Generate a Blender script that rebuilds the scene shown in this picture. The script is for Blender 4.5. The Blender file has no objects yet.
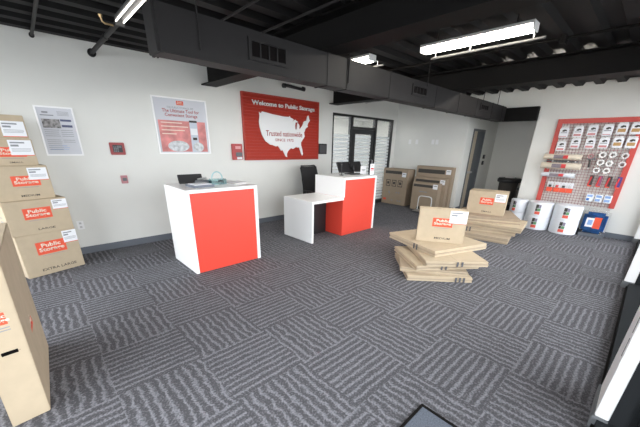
import bpy, bmesh, math, random
from mathutils import Matrix, Vector
random.seed(7)
SC = bpy.context.scene
COL = SC.collection
PI = math.pi

# ------------------------------------------------------------------ camera
cd = bpy.data.cameras.new('camera'); cam = bpy.data.objects.new('camera', cd); COL.objects.link(cam)
cd.sensor_fit = 'HORIZONTAL'; cd.sensor_width = 36.0; cd.lens = 297.76 / 640 * 36
cd.shift_y = (263.97 - 213.5) / 640; cd.clip_start = 0.02
Wm = ((0.73025387, -0.68282781, 0.02180505), (-0.23771919, -0.28389371, -0.92892085), (0.64048331, 0.67316457, -0.36963575))
cam.matrix_world = Matrix(((Wm[0][0], -Wm[1][0], -Wm[2][0], 0), (Wm[0][1], -Wm[1][1], -Wm[2][1], 0),
                           (Wm[0][2], -Wm[1][2], -Wm[2][2], 1.6), (0, 0, 0, 1)))
SC.camera = cam

# ------------------------------------------------------------------ world, daylight portals, exposure
w = bpy.data.worlds.new('sky'); SC.world = w; w.use_nodes = True
bg = w.node_tree.nodes['Background']; bg.inputs[0].default_value = (0.93, 0.97, 1.01, 1); bg.inputs[1].default_value = 5.5
SC.view_settings.view_transform = 'Standard'; SC.view_settings.look = 'None'
SC.view_settings.gamma = 1.0; SC.view_settings.use_curve_mapping = False
SC.view_settings.exposure = 0.12
SC.cycles.use_denoising = True
SC.cycles.max_bounces = 10; SC.cycles.diffuse_bounces = 6; SC.cycles.transparent_max_bounces = 16
SC.cycles.caustics_reflective = False; SC.cycles.caustics_refractive = False
SC.cycles.sample_clamp_indirect = 8.0


def portal(name, loc, rot, sx, sy):
    d = bpy.data.lights.new(name, 'AREA'); d.shape = 'RECTANGLE'; d.size = sx; d.size_y = sy
    d.cycles.is_portal = True
    o = bpy.data.objects.new(name, d); COL.objects.link(o); o.location = loc; o.rotation_euler = rot


portal('daylight_front', (3.2, -0.5, 1.35), (PI / 2, 0, 0), 10.0, 2.6)          # faces +Y into the room
portal('daylight_left', (-1.5, 2.6, 1.35), (PI / 2, 0, -PI / 2), 5.4, 2.6)     # faces +X into the room

# ------------------------------------------------------------------ materials
MC = {}


def mat(name, col=(0.5, 0.5, 0.5), rough=0.6, metal=0.0, emit=0.0, noise=0.0, nscale=40.0, bump=0.0, spec=0.5, alpha=1.0, coat=0.0):
    if name in MC: return MC[name]
    m = bpy.data.materials.new(name); m.use_nodes = True; nt = m.node_tree; b = nt.nodes['Principled BSDF']
    b.inputs['Base Color'].default_value = (*col, 1); b.inputs['Roughness'].default_value = rough
    b.inputs['Metallic'].default_value = metal; b.inputs['Specular IOR Level'].default_value = spec
    b.inputs['Coat Weight'].default_value = coat
    if emit > 0:
        b.inputs['Emission Color'].default_value = (*col, 1); b.inputs['Emission Strength'].default_value = emit
    if noise > 0 or bump > 0:
        tc = nt.nodes.new('ShaderNodeTexCoord'); n = nt.nodes.new('ShaderNodeTexNoise')
        n.inputs['Scale'].default_value = nscale; n.inputs['Detail'].default_value = 4
        nt.links.new(tc.outputs['Object'], n.inputs['Vector'])
        if noise > 0:
            r = nt.nodes.new('ShaderNodeValToRGB')
            r.color_ramp.elements[0].position = 0.3; r.color_ramp.elements[1].position = 0.7
            r.color_ramp.elements[0].color = (*[c * (1 - noise) for c in col], 1)
            r.color_ramp.elements[1].color = (*[min(1, c * (1 + noise)) for c in col], 1)
            nt.links.new(n.outputs['Fac'], r.inputs['Fac']); nt.links.new(r.outputs['Color'], b.inputs['Base Color'])
        if bump > 0:
            bp = nt.nodes.new('ShaderNodeBump'); bp.inputs['Strength'].default_value = bump; bp.inputs['Distance'].default_value = 0.002
            nt.links.new(n.outputs['Fac'], bp.inputs['Height']); nt.links.new(bp.outputs['Normal'], b.inputs['Normal'])
    MC[name] = m
    return m


def glassmat(name, tint=(1, 1, 1), refl=0.12, fac=0.9, rough=0.02):
    m = bpy.data.materials.new(name); m.use_nodes = True; nt = m.node_tree; nt.nodes.clear()
    out = nt.nodes.new('ShaderNodeOutputMaterial'); mx = nt.nodes.new('ShaderNodeMixShader')
    t = nt.nodes.new('ShaderNodeBsdfTransparent'); t.inputs[0].default_value = (*tint, 1)
    g = nt.nodes.new('ShaderNodeBsdfGlossy'); g.inputs['Roughness'].default_value = rough
    lw = nt.nodes.new('ShaderNodeLayerWeight'); lw.inputs[0].default_value = refl
    nt.links.new(lw.outputs['Fresnel'], mx.inputs[0]); nt.links.new(t.outputs[0], mx.inputs[1]); nt.links.new(g.outputs[0], mx.inputs[2])
    nt.links.new(mx.outputs[0], out.inputs[0])
    return m


M_wall = mat('wall_paint', (0.76, 0.76, 0.725), 0.75, noise=0.015, nscale=3, bump=0.05)
M_white = mat('white_laminate', (0.90, 0.90, 0.90), 0.3)
M_orange = mat('orange_red_laminate', (0.78, 0.068, 0.042), 0.4)
M_black = mat('black_steel_paint', (0.007, 0.0065, 0.0065), 0.6, spec=0.12)
M_deck = mat('black_deck_paint', (0.009, 0.0085, 0.009), 0.6, spec=0.15)
M_duct = mat('charcoal_duct_paint', (0.018, 0.0168, 0.0172), 0.5, noise=0.06, nscale=6, spec=0.15)
M_frame = mat('black_aluminium', (0.02, 0.02, 0.022), 0.35)
M_base = mat('grey_rubber_base', (0.13, 0.145, 0.17), 0.6)
M_kraft = mat('kraft_cardboard', (0.51, 0.415, 0.292), 0.8, noise=0.05, nscale=9)
M_kraft2 = mat('dull_kraft_cardboard', (0.42, 0.34, 0.245), 0.8, noise=0.05, nscale=9)
M_kraft3 = mat('brown_cardboard', (0.35, 0.275, 0.20), 0.8, noise=0.05, nscale=9)
M_edge = mat('corrugated_edge', (0.62, 0.50, 0.36), 0.85, noise=0.2, nscale=60)
M_dimmetal = mat("dull_grey_metal", (0.06, 0.06, 0.06), 0.5)
M_slot = mat('dark_slot', (0.006, 0.005, 0.005), 0.9, spec=0.05)
M_logo = mat('red_orange_print', (0.80, 0.10, 0.045), 0.6)
M_cream = mat('cream_ink', (0.85, 0.72, 0.6), 0.7)
M_ink = mat('dark_ink', (0.06, 0.055, 0.05), 0.8)
M_inkg = mat('grey_ink', (0.28, 0.29, 0.31), 0.8)
M_paper = mat('white_paper', (0.84, 0.85, 0.88), 0.6)
M_red = mat('red_enamel', (0.43, 0.042, 0.026), 0.5)
M_red2 = mat('bright_red', (0.62, 0.04, 0.04), 0.5)
M_sign = mat('white_sign_face', (0.84, 0.84, 0.84), 0.5)
M_plastic = mat('black_plastic', (0.018, 0.018, 0.02), 0.4)
M_gplastic = mat('grey_plastic', (0.17, 0.18, 0.19), 0.6, spec=0.2)
M_metal = mat('brushed_metal', (0.55, 0.55, 0.55), 0.35, 0.9)
M_brass = mat('brass', (0.6, 0.42, 0.22), 0.35, 0.8)
M_lamp = mat('lit_diffuser', (1.0, 0.94, 0.84), 0.5, emit=34.0)
M_tube = mat('dim_lit_tube', (1.0, 0.95, 0.88), 0.5, emit=5.0)
M_silver = mat('white_fixture_metal', (0.75, 0.75, 0.75), 0.4)
M_glass = glassmat('clear_glass')
M_clear = glassmat('clear_plastic', refl=0.3)
M_tealgl = glassmat('teal_glass', tint=(0.62, 0.80, 0.82), refl=0.35)
M_tan = mat('tan_print', (0.5, 0.3, 0.12), 0.7)
M_blue = mat('blue_fabric', (0.03, 0.15, 0.45), 0.8, noise=0.4, nscale=14)
M_lblue = mat('pale_blue_print', (0.25, 0.4, 0.7), 0.6)
M_wrap = mat('white_bubble_wrap', (0.80, 0.83, 0.88), 0.35, noise=0.03, nscale=60, bump=0.6)
M_green = mat('green_print', (0.12, 0.3, 0.14), 0.6)
M_mesh = mat('black_mesh_fabric', (0.03, 0.03, 0.032), 0.8, noise=0.3, nscale=200)
M_mat = mat('slate_entry_mat', (0.11, 0.125, 0.155), 0.95, noise=0.35, nscale=120)
M_trimgrey = mat('grey_door_paint', (0.12, 0.13, 0.145), 0.45)
M_sill = mat('dark_storefront_aluminium', (0.018, 0.020, 0.022), 0.8, spec=0.1)
M_sheet = mat('printed_sheet', (0.62, 0.63, 0.68), 0.45)
M_beige = mat('beige_door_face', (0.55, 0.47, 0.36), 0.5)
M_conc = mat('pale_concrete', (0.32, 0.32, 0.31), 0.9, noise=0.1, nscale=2)
M_pink = mat('pink_red_print', (0.66, 0.25, 0.24), 0.6, noise=0.25, nscale=7)
M_brick = mat('red_band_print', (0.36, 0.02, 0.015), 0.6)


def carpet():
    m = bpy.data.materials.new('striped_carpet_tile'); m.use_nodes = True; nt = m.node_tree; N = nt.nodes; L = nt.links
    b = N['Principled BSDF']; b.inputs['Roughness'].default_value = 0.95; b.inputs['Specular IOR Level'].default_value = 0.15
    tc = N.new('ShaderNodeTexCoord'); sep = N.new('ShaderNodeSeparateXYZ'); L.new(tc.outputs['Object'], sep.inputs[0])

    def math_(op, a, c=None, d=None):
        n = N.new('ShaderNodeMath'); n.operation = op
        for i, v in enumerate((a, c, d)):
            if v is None: continue
            if isinstance(v, (int, float)): n.inputs[i].default_value = v
            else: L.new(v, n.inputs[i])
        return n.outputs[0]
    P = 0.5755
    tx = math_('FLOOR', math_('DIVIDE', math_('SUBTRACT', sep.outputs[0], 0.08), P))
    ty = math_('FLOOR', math_('DIVIDE', math_('SUBTRACT', sep.outputs[1], 0.885), P))
    par = math_('FLOORED_MODULO', math_('ADD', tx, ty), 2.0)
    nz = N.new('ShaderNodeTexNoise'); nz.inputs['Scale'].default_value = 9; nz.inputs['Detail'].default_value = 2
    L.new(tc.outputs['Object'], nz.inputs['Vector'])
    dis = math_('SUBTRACT', nz.outputs['Fac'], 0.5)
    nz2 = N.new('ShaderNodeTexNoise'); nz2.inputs['Scale'].default_value = 28; nz2.inputs['Detail'].default_value = 2
    L.new(tc.outputs['Object'], nz2.inputs['Vector'])
    dis2 = math_('SUBTRACT', nz2.outputs['Fac'], 0.5)

    def stripes(coord, per, amp, amp2):
        c = math_('ADD', math_('ADD', coord, math_('MULTIPLY', dis, amp)), math_('MULTIPLY', dis2, amp2))
        s = math_('SINE', math_('MULTIPLY', c, 2 * PI / per))
        return math_('POWER', math_('ADD', math_('MULTIPLY', s, 0.5), 0.5), 2.0)
    sx = stripes(sep.outputs[0], 0.062, 0.075, 0.02)     # ribs running along Y
    sy = stripes(sep.outputs[1], 0.0575, 0.03, 0.012)     # ribs running along X
    mix = N.new('ShaderNodeMix'); mix.data_type = 'FLOAT'; L.new(par, mix.inputs[0]); L.new(sy, mix.inputs[2]); L.new(sx, mix.inputs[3])
    fine = N.new('ShaderNodeTexNoise'); fine.inputs['Scale'].default_value = 75; fine.inputs['Detail'].default_value = 3
    L.new(tc.outputs['Object'], fine.inputs['Vector'])
    big = N.new('ShaderNodeTexNoise'); big.inputs['Scale'].default_value = 9; L.new(tc.outputs['Object'], big.inputs['Vector'])
    v = math_('ADD', math_('MULTIPLY', mix.outputs[0], 0.78), math_('MULTIPLY', math_('SUBTRACT', fine.outputs['Fac'], 0.5), 2.9))
    v = math_('ADD', v, math_('MULTIPLY', math_('SUBTRACT', big.outputs['Fac'], 0.5), 0.5))
    r = N.new('ShaderNodeValToRGB')
    r.color_ramp.elements[0].position = 0.0; r.color_ramp.elements[0].color = (0.080, 0.079, 0.086, 1)
    r.color_ramp.elements[1].position = 1.0; r.color_ramp.elements[1].color = (0.238, 0.238, 0.262, 1)
    L.new(v, r.inputs[0]); L.new(r.outputs[0], b.inputs['Base Color'])
    bp = N.new('ShaderNodeBump'); bp.inputs['Strength'].default_value = 0.5; bp.inputs['Distance'].default_value = 0.004
    L.new(v, bp.inputs['Height']); L.new(bp.outputs['Normal'], b.inputs['Normal'])
    return m


def film():
    # privacy film: white frosted bands low down; gaps and upper glass get a painted pale haze
    m = bpy.data.materials.new('banded_privacy_glass'); m.use_nodes = True; nt = m.node_tree; N = nt.nodes; L = nt.links; N.clear()
    out = N.new('ShaderNodeOutputMaterial'); mx = N.new('ShaderNodeMixShader'); t = N.new('ShaderNodeBsdfTransparent')
    d = N.new('ShaderNodeBsdfPrincipled'); d.inputs['Base Color'].default_value = (0.8, 0.84, 0.85, 1); d.inputs['Roughness'].default_value = 0.5
    tc = N.new('ShaderNodeTexCoord'); s = N.new('ShaderNodeSeparateXYZ'); L.new(tc.outputs['Object'], s.inputs[0])
    a = N.new('ShaderNodeMath'); a.operation = 'FLOORED_MODULO'; L.new(s.outputs[2], a.inputs[0]); a.inputs[1].default_value = 0.085
    g = N.new('ShaderNodeMath'); g.operation = 'GREATER_THAN'; L.new(a.outputs[0], g.inputs[0]); g.inputs[1].default_value = 0.022
    z = N.new('ShaderNodeMath'); z.operation = 'LESS_THAN'; L.new(s.outputs[2], z.inputs[0]); z.inputs[1].default_value = 1.87
    q = N.new('ShaderNodeMath'); q.operation = 'MULTIPLY'; L.new(g.outputs[0], q.inputs[0]); L.new(z.outputs[0], q.inputs[1])
    q2 = N.new('ShaderNodeMath'); q2.operation = 'MULTIPLY_ADD'; L.new(q.outputs[0], q2.inputs[0]); q2.inputs[1].default_value = 0.55; q2.inputs[2].default_value = 0.2
    L.new(q2.outputs[0], mx.inputs[0]); L.new(t.outputs[0], mx.inputs[1]); L.new(d.outputs[0], mx.inputs[2]); L.new(mx.outputs[0], out.inputs[0])
    return m


M_carpet = carpet()
M_film = film()

# ------------------------------------------------------------------ mesh helpers


def nb(): return bmesh.new()


def box(bm, x0, x1, y0, y1, z0, z1, bev=0.0, M=None):
    c = Vector(((x0 + x1) / 2, (y0 + y1) / 2, (z0 + z1) / 2))
    mt = Matrix.Translation(c) @ Matrix.Diagonal((abs(x1 - x0), abs(y1 - y0), abs(z1 - z0), 1))
    if M is not None: mt = M @ mt
    r = bmesh.ops.create_cube(bm, size=1.0, matrix=mt)
    if bev > 0:
        es = list({e for v in r['verts'] for e in v.link_edges})
        bmesh.ops.bevel(bm, geom=es, offset=bev, segments=2, affect='EDGES', clamp_overlap=True)
    return bm


def cyl(bm, p0, p1, r, r2=None, seg=20, caps=True):
    p0 = Vector(p0); p1 = Vector(p1); d = p1 - p0
    q = d.to_track_quat('Z', 'Y').to_matrix().to_4x4()
    bmesh.ops.create_cone(bm, cap_ends=caps, segments=seg, radius1=r, radius2=r if r2 is None else r2, depth=d.length,
                          matrix=Matrix.Translation((p0 + p1) / 2) @ q)
    return bm


def tube(bm, pts, r, seg=10):
    pts = [Vector(p) for p in pts]; rings = []
    for i, p in enumerate(pts):
        t = (pts[min(i + 1, len(pts) - 1)] - pts[max(i - 1, 0)]).normalized()
        q = t.to_track_quat('Z', 'Y')
        rings.append([bm.verts.new(p + q @ Vector((r * math.cos(a * 2 * PI / seg), r * math.sin(a * 2 * PI / seg), 0))) for a in range(seg)])
    for a, b in zip(rings, rings[1:]):
        # match ring phase
        best = min(range(seg), key=lambda k: (a[0].co - b[k].co).length)
        for i in range(seg):
            bm.faces.new((a[i], a[(i + 1) % seg], b[(i + 1 + best) % seg], b[(i + best) % seg]))
    bm.faces.new(rings[0][::-1]); bm.faces.new(rings[-1])
    return bm


def lathe(bm, prof, seg=32, M=None):
    rings = []
    for r, z in prof:
        rings.append([bm.verts.new((r * math.cos(a * 2 * PI / seg), r * math.sin(a * 2 * PI / seg), z)) for a in range(seg)])
    for a, b in zip(rings, rings[1:]):
        for i in range(seg): bm.faces.new((a[i], a[(i + 1) % seg], b[(i + 1) % seg], b[i]))
    if M is not None: bmesh.ops.transform(bm, matrix=M, verts=[v for rg in rings for v in rg])
    return bm


def prism(bm, pts, z0, z1, M=None):
    """polygon pts (x,y) extruded z0..z1"""
    n = len(pts)
    a = [bm.verts.new((x, y, z0)) for x, y in pts]; b = [bm.verts.new((x, y, z1)) for x, y in pts]
    fs = [bm.faces.new(a[::-1]), bm.faces.new(b)]
    for i in range(n): fs.append(bm.faces.new((a[i], a[(i + 1) % n], b[(i + 1) % n], b[i])))
    if M is not None: bmesh.ops.transform(bm, matrix=M, verts=a + b)
    bmesh.ops.triangulate(bm, faces=fs[:2])
    return bm


def fin(bm, smooth=False):
    bmesh.ops.recalc_face_normals(bm, faces=bm.faces)
    if smooth:
        for f in bm.faces: f.smooth = len(f.verts) <= 4
    return bm


def tag(o, label=None, cat=None, group=None, kind=None):
    if label: o['label'] = label
    if cat: o['category'] = cat
    if group: o['group'] = group
    if kind: o['kind'] = kind
    return o


def obj(name, bm, m, parent=None, smooth=False, loc=None, M=None, world=False):
    """world=True: bm is in world coordinates; shift into the (unrotated) parent's frame"""
    fin(bm, smooth)
    if world and parent is not None:
        off = Vector((0, 0, 0)); p = parent
        while p is not None: off += p.location; p = p.parent
        bmesh.ops.translate(bm, vec=-off, verts=bm.verts)
    me = bpy.data.meshes.new(name); bm.to_mesh(me); bm.free()
    if m is not None: me.materials.append(m)
    if smooth:
        try: me.set_sharp_from_angle(angle=math.radians(40))
        except Exception: pass
    o = bpy.data.objects.new(name, me); COL.objects.link(o)
    if parent is not None: o.parent = parent
    if M is not None: o.matrix_basis = M
    elif loc is not None: o.location = loc
    return o


def thing(name, loc, rz=0.0, label=None, cat=None, group=None):
    o = bpy.data.objects.new(name, None); COL.objects.link(o); o.location = loc; o.rotation_euler = (0, 0, rz)
    o.empty_display_size = 0.1
    return tag(o, label, cat, group)


def struct(name, bm, m, parent=None, smooth=False):
    o = obj(name, bm, m, parent, smooth, world=parent is not None)
    if parent is None: o['kind'] = 'structure'
    return o


def copy_tree(o, parent=None):
    c = o.copy(); COL.objects.link(c)
    if parent is not None: c.parent = parent
    for ch in list(o.children): copy_tree(ch, c)
    return c


def text(name, s, width, height, m, parent, M, bold=0.0, depth=0.001, align='CENTER', spacing=1.0, fit=True):
    """text centred on M's origin, local X right, local Y up, Z out of the surface"""
    cu = bpy.data.curves.new('t', 'FONT'); cu.body = s; cu.align_x = align; cu.align_y = 'CENTER'; cu.size = 1.0
    cu.offset = bold; cu.extrude = 0.0; cu.space_line = spacing; cu.resolution_u = 2
    t = bpy.data.objects.new('t', cu); COL.objects.link(t)
    dg = bpy.context.evaluated_depsgraph_get(); dg.update()
    me = bpy.data.meshes.new_from_object(t.evaluated_get(dg))
    bpy.data.objects.remove(t); bpy.data.curves.remove(cu)
    xs = [v.co.x for v in me.vertices]; ys = [v.co.y for v in me.vertices]
    cx = (min(xs) + max(xs)) / 2; cy = (min(ys) + max(ys)) / 2
    sx = width / (max(xs) - min(xs)); sy = height / (max(ys) - min(ys))
    for v in me.vertices: v.co = ((v.co.x - cx) * sx, (v.co.y - cy) * sy, 0)
    bm = nb(); bm.from_mesh(me); bpy.data.meshes.remove(me)
    r = bmesh.ops.extrude_face_region(bm, geom=list(bm.faces))
    bmesh.ops.translate(bm, vec=(0, 0, depth), verts=[g for g in r['geom'] if isinstance(g, bmesh.types.BMVert)])
    return obj(name, bm, m, parent, M=M)


FRONT = Matrix.Rotation(PI / 2, 4, 'X')      # local X right, Y up -> surface facing -Y


def fr(x, y, z): return Matrix.Translation((x, y, z)) @ FRONT


def side_l(x, y, z): return Matrix.Translation((x, y, z)) @ Matrix.Rotation(-PI / 2, 4, 'Z') @ FRONT   # facing -X
def side_r(x, y, z): return Matrix.Translation((x, y, z)) @ Matrix.Rotation(PI / 2, 4, 'Z') @ FRONT    # facing +X


# ================================================================== SETTING
CZ = 2.785
RX = 8.22
YA = 5.512
# floor
bm = nb(); box(bm, -1.47, 10.6, -0.42, 9.0, -0.12, 0.0); struct('floor', bm, M_carpet)
# outside paving
bm = nb(); box(bm, -14, 20, -14, 14, -0.30, -0.125); struct('ground_outside', bm, M_conc)

# wall A with office front opening
OX0, OX1, OZ = 5.55, 8.06, 2.33
bm = nb()
box(bm, -1.47, OX0, YA, YA + 0.14, 0, 2.90); box(bm, OX0, OX1, YA, YA + 0.14, OZ, 2.90); box(bm, OX1, RX + 0.14, YA, YA + 0.14, 0, 2.90)
struct('wall_back', bm, M_wall)
# wall C (behind the cartons), hallway and wall B (pegboard)
HY1, HY0, HX = 3.424, 1.985, 10.27
bm = nb(); box(bm, RX, RX + 0.13, HY1 + 0.001, YA, 0, 2.90)
struct('wall_right', bm, M_wall)
bm = nb(); box(bm, RX, HX, -0.42, HY0, 0, 2.90); struct('wall_display', bm, M_wall)
DX0, DX1, DZ = 8.60, 9.38, 2.09
bm = nb(); box(bm, RX + 0.13, DX0, HY1, HY1 + 0.13, 0, 2.90); box(bm, DX1, HX, HY1, HY1 + 0.13, 0, 2.90)
box(bm, DX0, DX1, HY1, HY1 + 0.13, DZ, 2.90)
struct('wall_hallway', bm, M_wall)
bm = nb(); box(bm, HX, HX + 0.13, HY0 - 0.3, HY1 + 0.2, 0, 2.90); struct('wall_hallway_end', bm, M_wall)
bm = nb(); box(bm, RX, RX + 0.13, HY0 + 0.001, HY1, 2.464, 2.90); struct('wall_hallway_header', bm, M_wall)
# hall door
bm = nb(); box(bm, DX0, DX0 + 0.05, HY1 - 0.012, HY1 + 0.13, 0, DZ); box(bm, DX1 - 0.05, DX1, HY1 - 0.012, HY1 + 0.13, 0, DZ); box(bm, DX0 + 0.05, DX1 - 0.05, HY1 - 0.012, HY1 + 0.13, DZ - 0.05, DZ)
d = struct('door_1', bm, M_trimgrey)
bm = nb(); box(bm, DX0 + 0.05, DX0 + 0.36, HY1 + 0.03, HY1 + 0.07, 0.01, DZ - 0.05); obj('door_face', bm, M_beige, d)
bm = nb(); box(bm, DX0 + 0.36, DX1 - 0.05, HY1 + 0.02, HY1 + 0.07, 0.01, DZ - 0.05, 0.003); obj('door_edge_panel', bm, M_trimgrey, d)
bm = nb(); box(bm, DX0 + 0.06, DX0 + 0.36, HY1 - 0.03, HY1 + 0.03, 0.98, 1.03, 0.008); obj('push_bar', bm, M_metal, d)
# deck ceiling (ribs along X)
bm = nb(); pts = []; y = -0.45; per = 0.305
while y < 5.66:
    for dy, z in ((0, CZ), (0.115, CZ), (0.145, CZ + 0.055), (0.275, CZ + 0.055)): pts.append((y + dy, z))
    y += per
a = [bm.verts.new((-1.5, p[0], p[1])) for p in pts]; b = [bm.verts.new((10.5, p[0], p[1])) for p in pts]
for i in range(len(pts) - 1): bm.faces.new((a[i], a[i + 1], b[i + 1], b[i]))
a2 = [bm.verts.new((-1.5, p[0], p[1] + 0.02)) for p in pts]; b2 = [bm.verts.new((10.5, p[0], p[1] + 0.02)) for p in pts]
for i in range(len(pts) - 1): bm.faces.new((a2[i + 1], a2[i], b2[i], b2[i + 1]))
for i in range(len(pts) - 1):
    bm.faces.new((a[i + 1], a[i], a2[i], a2[i + 1])); bm.faces.new((b[i], b[i + 1], b2[i + 1], b2[i]))
bm.faces.new((a[0], b[0], b2[0], a2[0])); bm.faces.new((a[-1], a2[-1], b2[-1], b[-1]))
struct('ceiling', bm, M_deck)
bm = nb(); box(bm, -1.55, 10.6, -0.5, 9.0, 2.91, 3.0); struct('roof_slab', bm, M_deck)
# steel beams
for k, bx in enumerate((2.43, 5.42)):
    bm = nb(); wdt = 0.26
    box(bm, bx, bx + wdt, -0.15, YA, 2.488, 2.506); box(bm, bx, bx + wdt, -0.15, YA, 2.765, 2.783); box(bm, bx + wdt / 2 - 0.006, bx + wdt / 2 + 0.006, -0.15, YA, 2.505, 2.766)
    struct('trim_%d' % (k + 1), bm, M_black)
# baseboards
bm = nb(); box(bm, -1.34, OX0, YA - 0.012, YA, 0, 0.103); struct('baseboard_back', bm, M_base)
bm = nb(); box(bm, RX - 0.012, RX, -0.16, HY0, 0, 0.103); struct('baseboard_display', bm, M_base)
bm = nb(); box(bm, RX - 0.012, RX, HY1, YA - 0.012, 0, 0.103); struct('baseboard_right', bm, M_base)
bm = nb(); box(bm, RX + 0.14, DX0, HY1 - 0.012, HY1, 0, 0.103); box(bm, DX1, HX, HY1 - 0.012, HY1, 0, 0.103); box(bm, HX - 0.012, HX, HY0, HY1 - 0.012, 0, 0.103)
struct('baseboard_hallway', bm, M_base)

# office glass front in wall A: window_1
fy0, fy1 = YA + 0.005, YA + 0.115
bm = nb()
box(bm, OX0, OX0 + 0.05, fy0, fy1, 0, OZ); box(bm, 8.0, OX1, fy0, fy1, 0, OZ)
box(bm, 6.245, 6.31, fy0, fy1, 0, OZ); box(bm, 7.235, 7.30, fy0, fy1, 0, OZ)
box(bm, OX0, OX1, fy0, fy1, OZ - 0.05, OZ); box(bm, OX0 + 0.05, 6.245, fy0, fy1, 0, 0.1); box(bm, 7.3, 8.0, fy0, fy1, 0, 0.1)
box(bm, 6.31, 7.235, fy0, fy1, 2.02, 2.07)
win = struct('window_1', bm, M_frame)
bm = nb(); box(bm, OX0 + 0.05, 6.245, fy0 + 0.05, fy0 + 0.058, 0.1, OZ - 0.05); obj('pane', bm, M_film, win)
bm = nb(); box(bm, 7.3, 8.0, fy0 + 0.05, fy0 + 0.058, 0.1, OZ - 0.05); obj('pane', bm, M_film, win)
bm = nb(); box(bm, 6.31, 7.235, fy0 + 0.05, fy0 + 0.058, 2.07, OZ - 0.05); obj('transom_pane', bm, M_film, win)
bm = nb(); dy0, dy1 = fy0 + 0.02, fy0 + 0.07
box(bm, 6.315, 6.43, dy0, dy1, 0.01, 2.015); box(bm, 7.115, 7.23, dy0, dy1, 0.01, 2.015); box(bm, 6.43, 7.115, dy0, dy1, 1.90, 2.015); box(bm, 6.43, 7.115, dy0, dy1, 0.01, 0.26)
d = struct('door_2', bm, M_frame)
bm = nb(); box(bm, 6.43, 7.115, dy0 + 0.02, dy0 + 0.028, 0.26, 1.90); obj('pane', bm, M_film, d)
bm = nb(); tube(bm, [(7.16, dy0, 0.95), (7.16, dy0 - 0.05, 0.95), (7.16, dy0 - 0.05, 1.25), (7.16, dy0, 1.25)], 0.01); obj('door_handle', bm, M_metal, d)
# office room behind
bm = nb(); box(bm, 4.6, 4.7, YA + 0.14, 8.6, 0, 2.9); struct('wall_office_left', bm, M_wall)
bm = nb(); box(bm, 10.4, 10.5, YA + 0.14, 8.6, 0, 2.9); struct('wall_office_right', bm, M_wall)
bm = nb(); box(bm, 4.6, 10.5, 8.6, 8.7, 0, 2.9); struct('wall_office_back', bm, M_wall)
bm = nb(); box(bm, 4.7, 10.4, YA + 0.14, 8.6, 2.55, 2.6); struct('ceiling_office', bm, M_wall)
for k, (lx, ly) in enumerate(((6.4, 6.7), (8.6, 7.0))):
    t = thing('ceiling_light', (lx, ly, 2.55), 0, ('square ceiling light inside the glazed office, nearer its left pane', 'square ceiling light inside the glazed office, behind its right pane')[k], 'light')
    bm = nb(); box(bm, -0.32, 0.32, -0.32, 0.32, -0.03, 0, 0.004); obj('housing', bm, M_silver, t)
    bm = nb(); box(bm, -0.29, 0.29, -0.29, 0.29, -0.034, -0.0305); obj('diffuser', bm, mat('lit_office_diffuser', (1.0, 0.98, 0.94), 0.5, emit=45.0), t)

# front (right-hand) storefront glazing: window_2
GY = -0.32
bm = nb(); box(bm, -1.35, RX, -0.42, -0.184, 2.62, 2.90); struct('wall_front_header', bm, M_wall)
bm = nb(); box(bm, -1.35, RX, -0.38, -0.20, 0, 0.075); box(bm, -1.35, RX, -0.38, -0.25, 2.54, 2.62)
for px in (-1.34, 2.20, 5.20, 8.13): box(bm, px, px + (0.37 if abs(px - 2.2) < .01 else 0.07), -0.38, -0.2505, 0.075, 2.54)
win = struct('window_2', bm, M_sill)
bm = nb(); box(bm, -1.27, 8.13, GY, GY + 0.008, 0.075, 2.54); obj('pane', bm, M_glass, win)
bm = nb(); box(bm, -1.35, RX, -0.199, -0.186, 0, 0.03); obj('threshold', bm, M_black, win)
for px, wd, yi in ((2.20, 0.37, -0.184), (5.20, 0.07, -0.15), (8.13, 0.07, -0.125)):
    bm = nb(); box(bm, px, px + wd, -0.25, yi, 0.085, 2.54, 0.004); p = obj('mullion_cover', bm, M_white, win); p['label'] = 'white inner post cover'
    if wd > 0.1:
        for z0 in (0.50, 0.66):
            bm = nb(); box(bm, px + 0.06, px + 0.075, -0.184, -0.182, z0, z0 + 0.12); obj('strike_slot', bm, M_gplastic, p)
    bm = nb(); box(bm, px - 0.015, px + wd + 0.012, -0.25, yi + 0.012, 0.0, 0.085, 0.004); obj('post_foot', bm, M_gplastic, win)
# left glazing: window_3
LX = -1.35
bm = nb(); box(bm, LX - 0.12, LX, -0.38, YA, 2.62, 2.90); struct('wall_left_header', bm, M_wall)
bm = nb(); box(bm, LX - 0.10, LX, -0.38, YA, 0, 0.1); box(bm, LX - 0.10, LX, -0.38, YA, 2.54, 2.62)
for py in (-0.38, 1.45, 3.3, YA - 0.07): box(bm, LX - 0.10, LX, py, py + 0.07, 0.1, 2.54)
win = struct('window_3', bm, M_sill)
bm = nb(); box(bm, LX - 0.06, LX - 0.052, -0.3, YA - 0.07, 0.1, 2.54); obj('pane', bm, M_glass, win)

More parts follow.
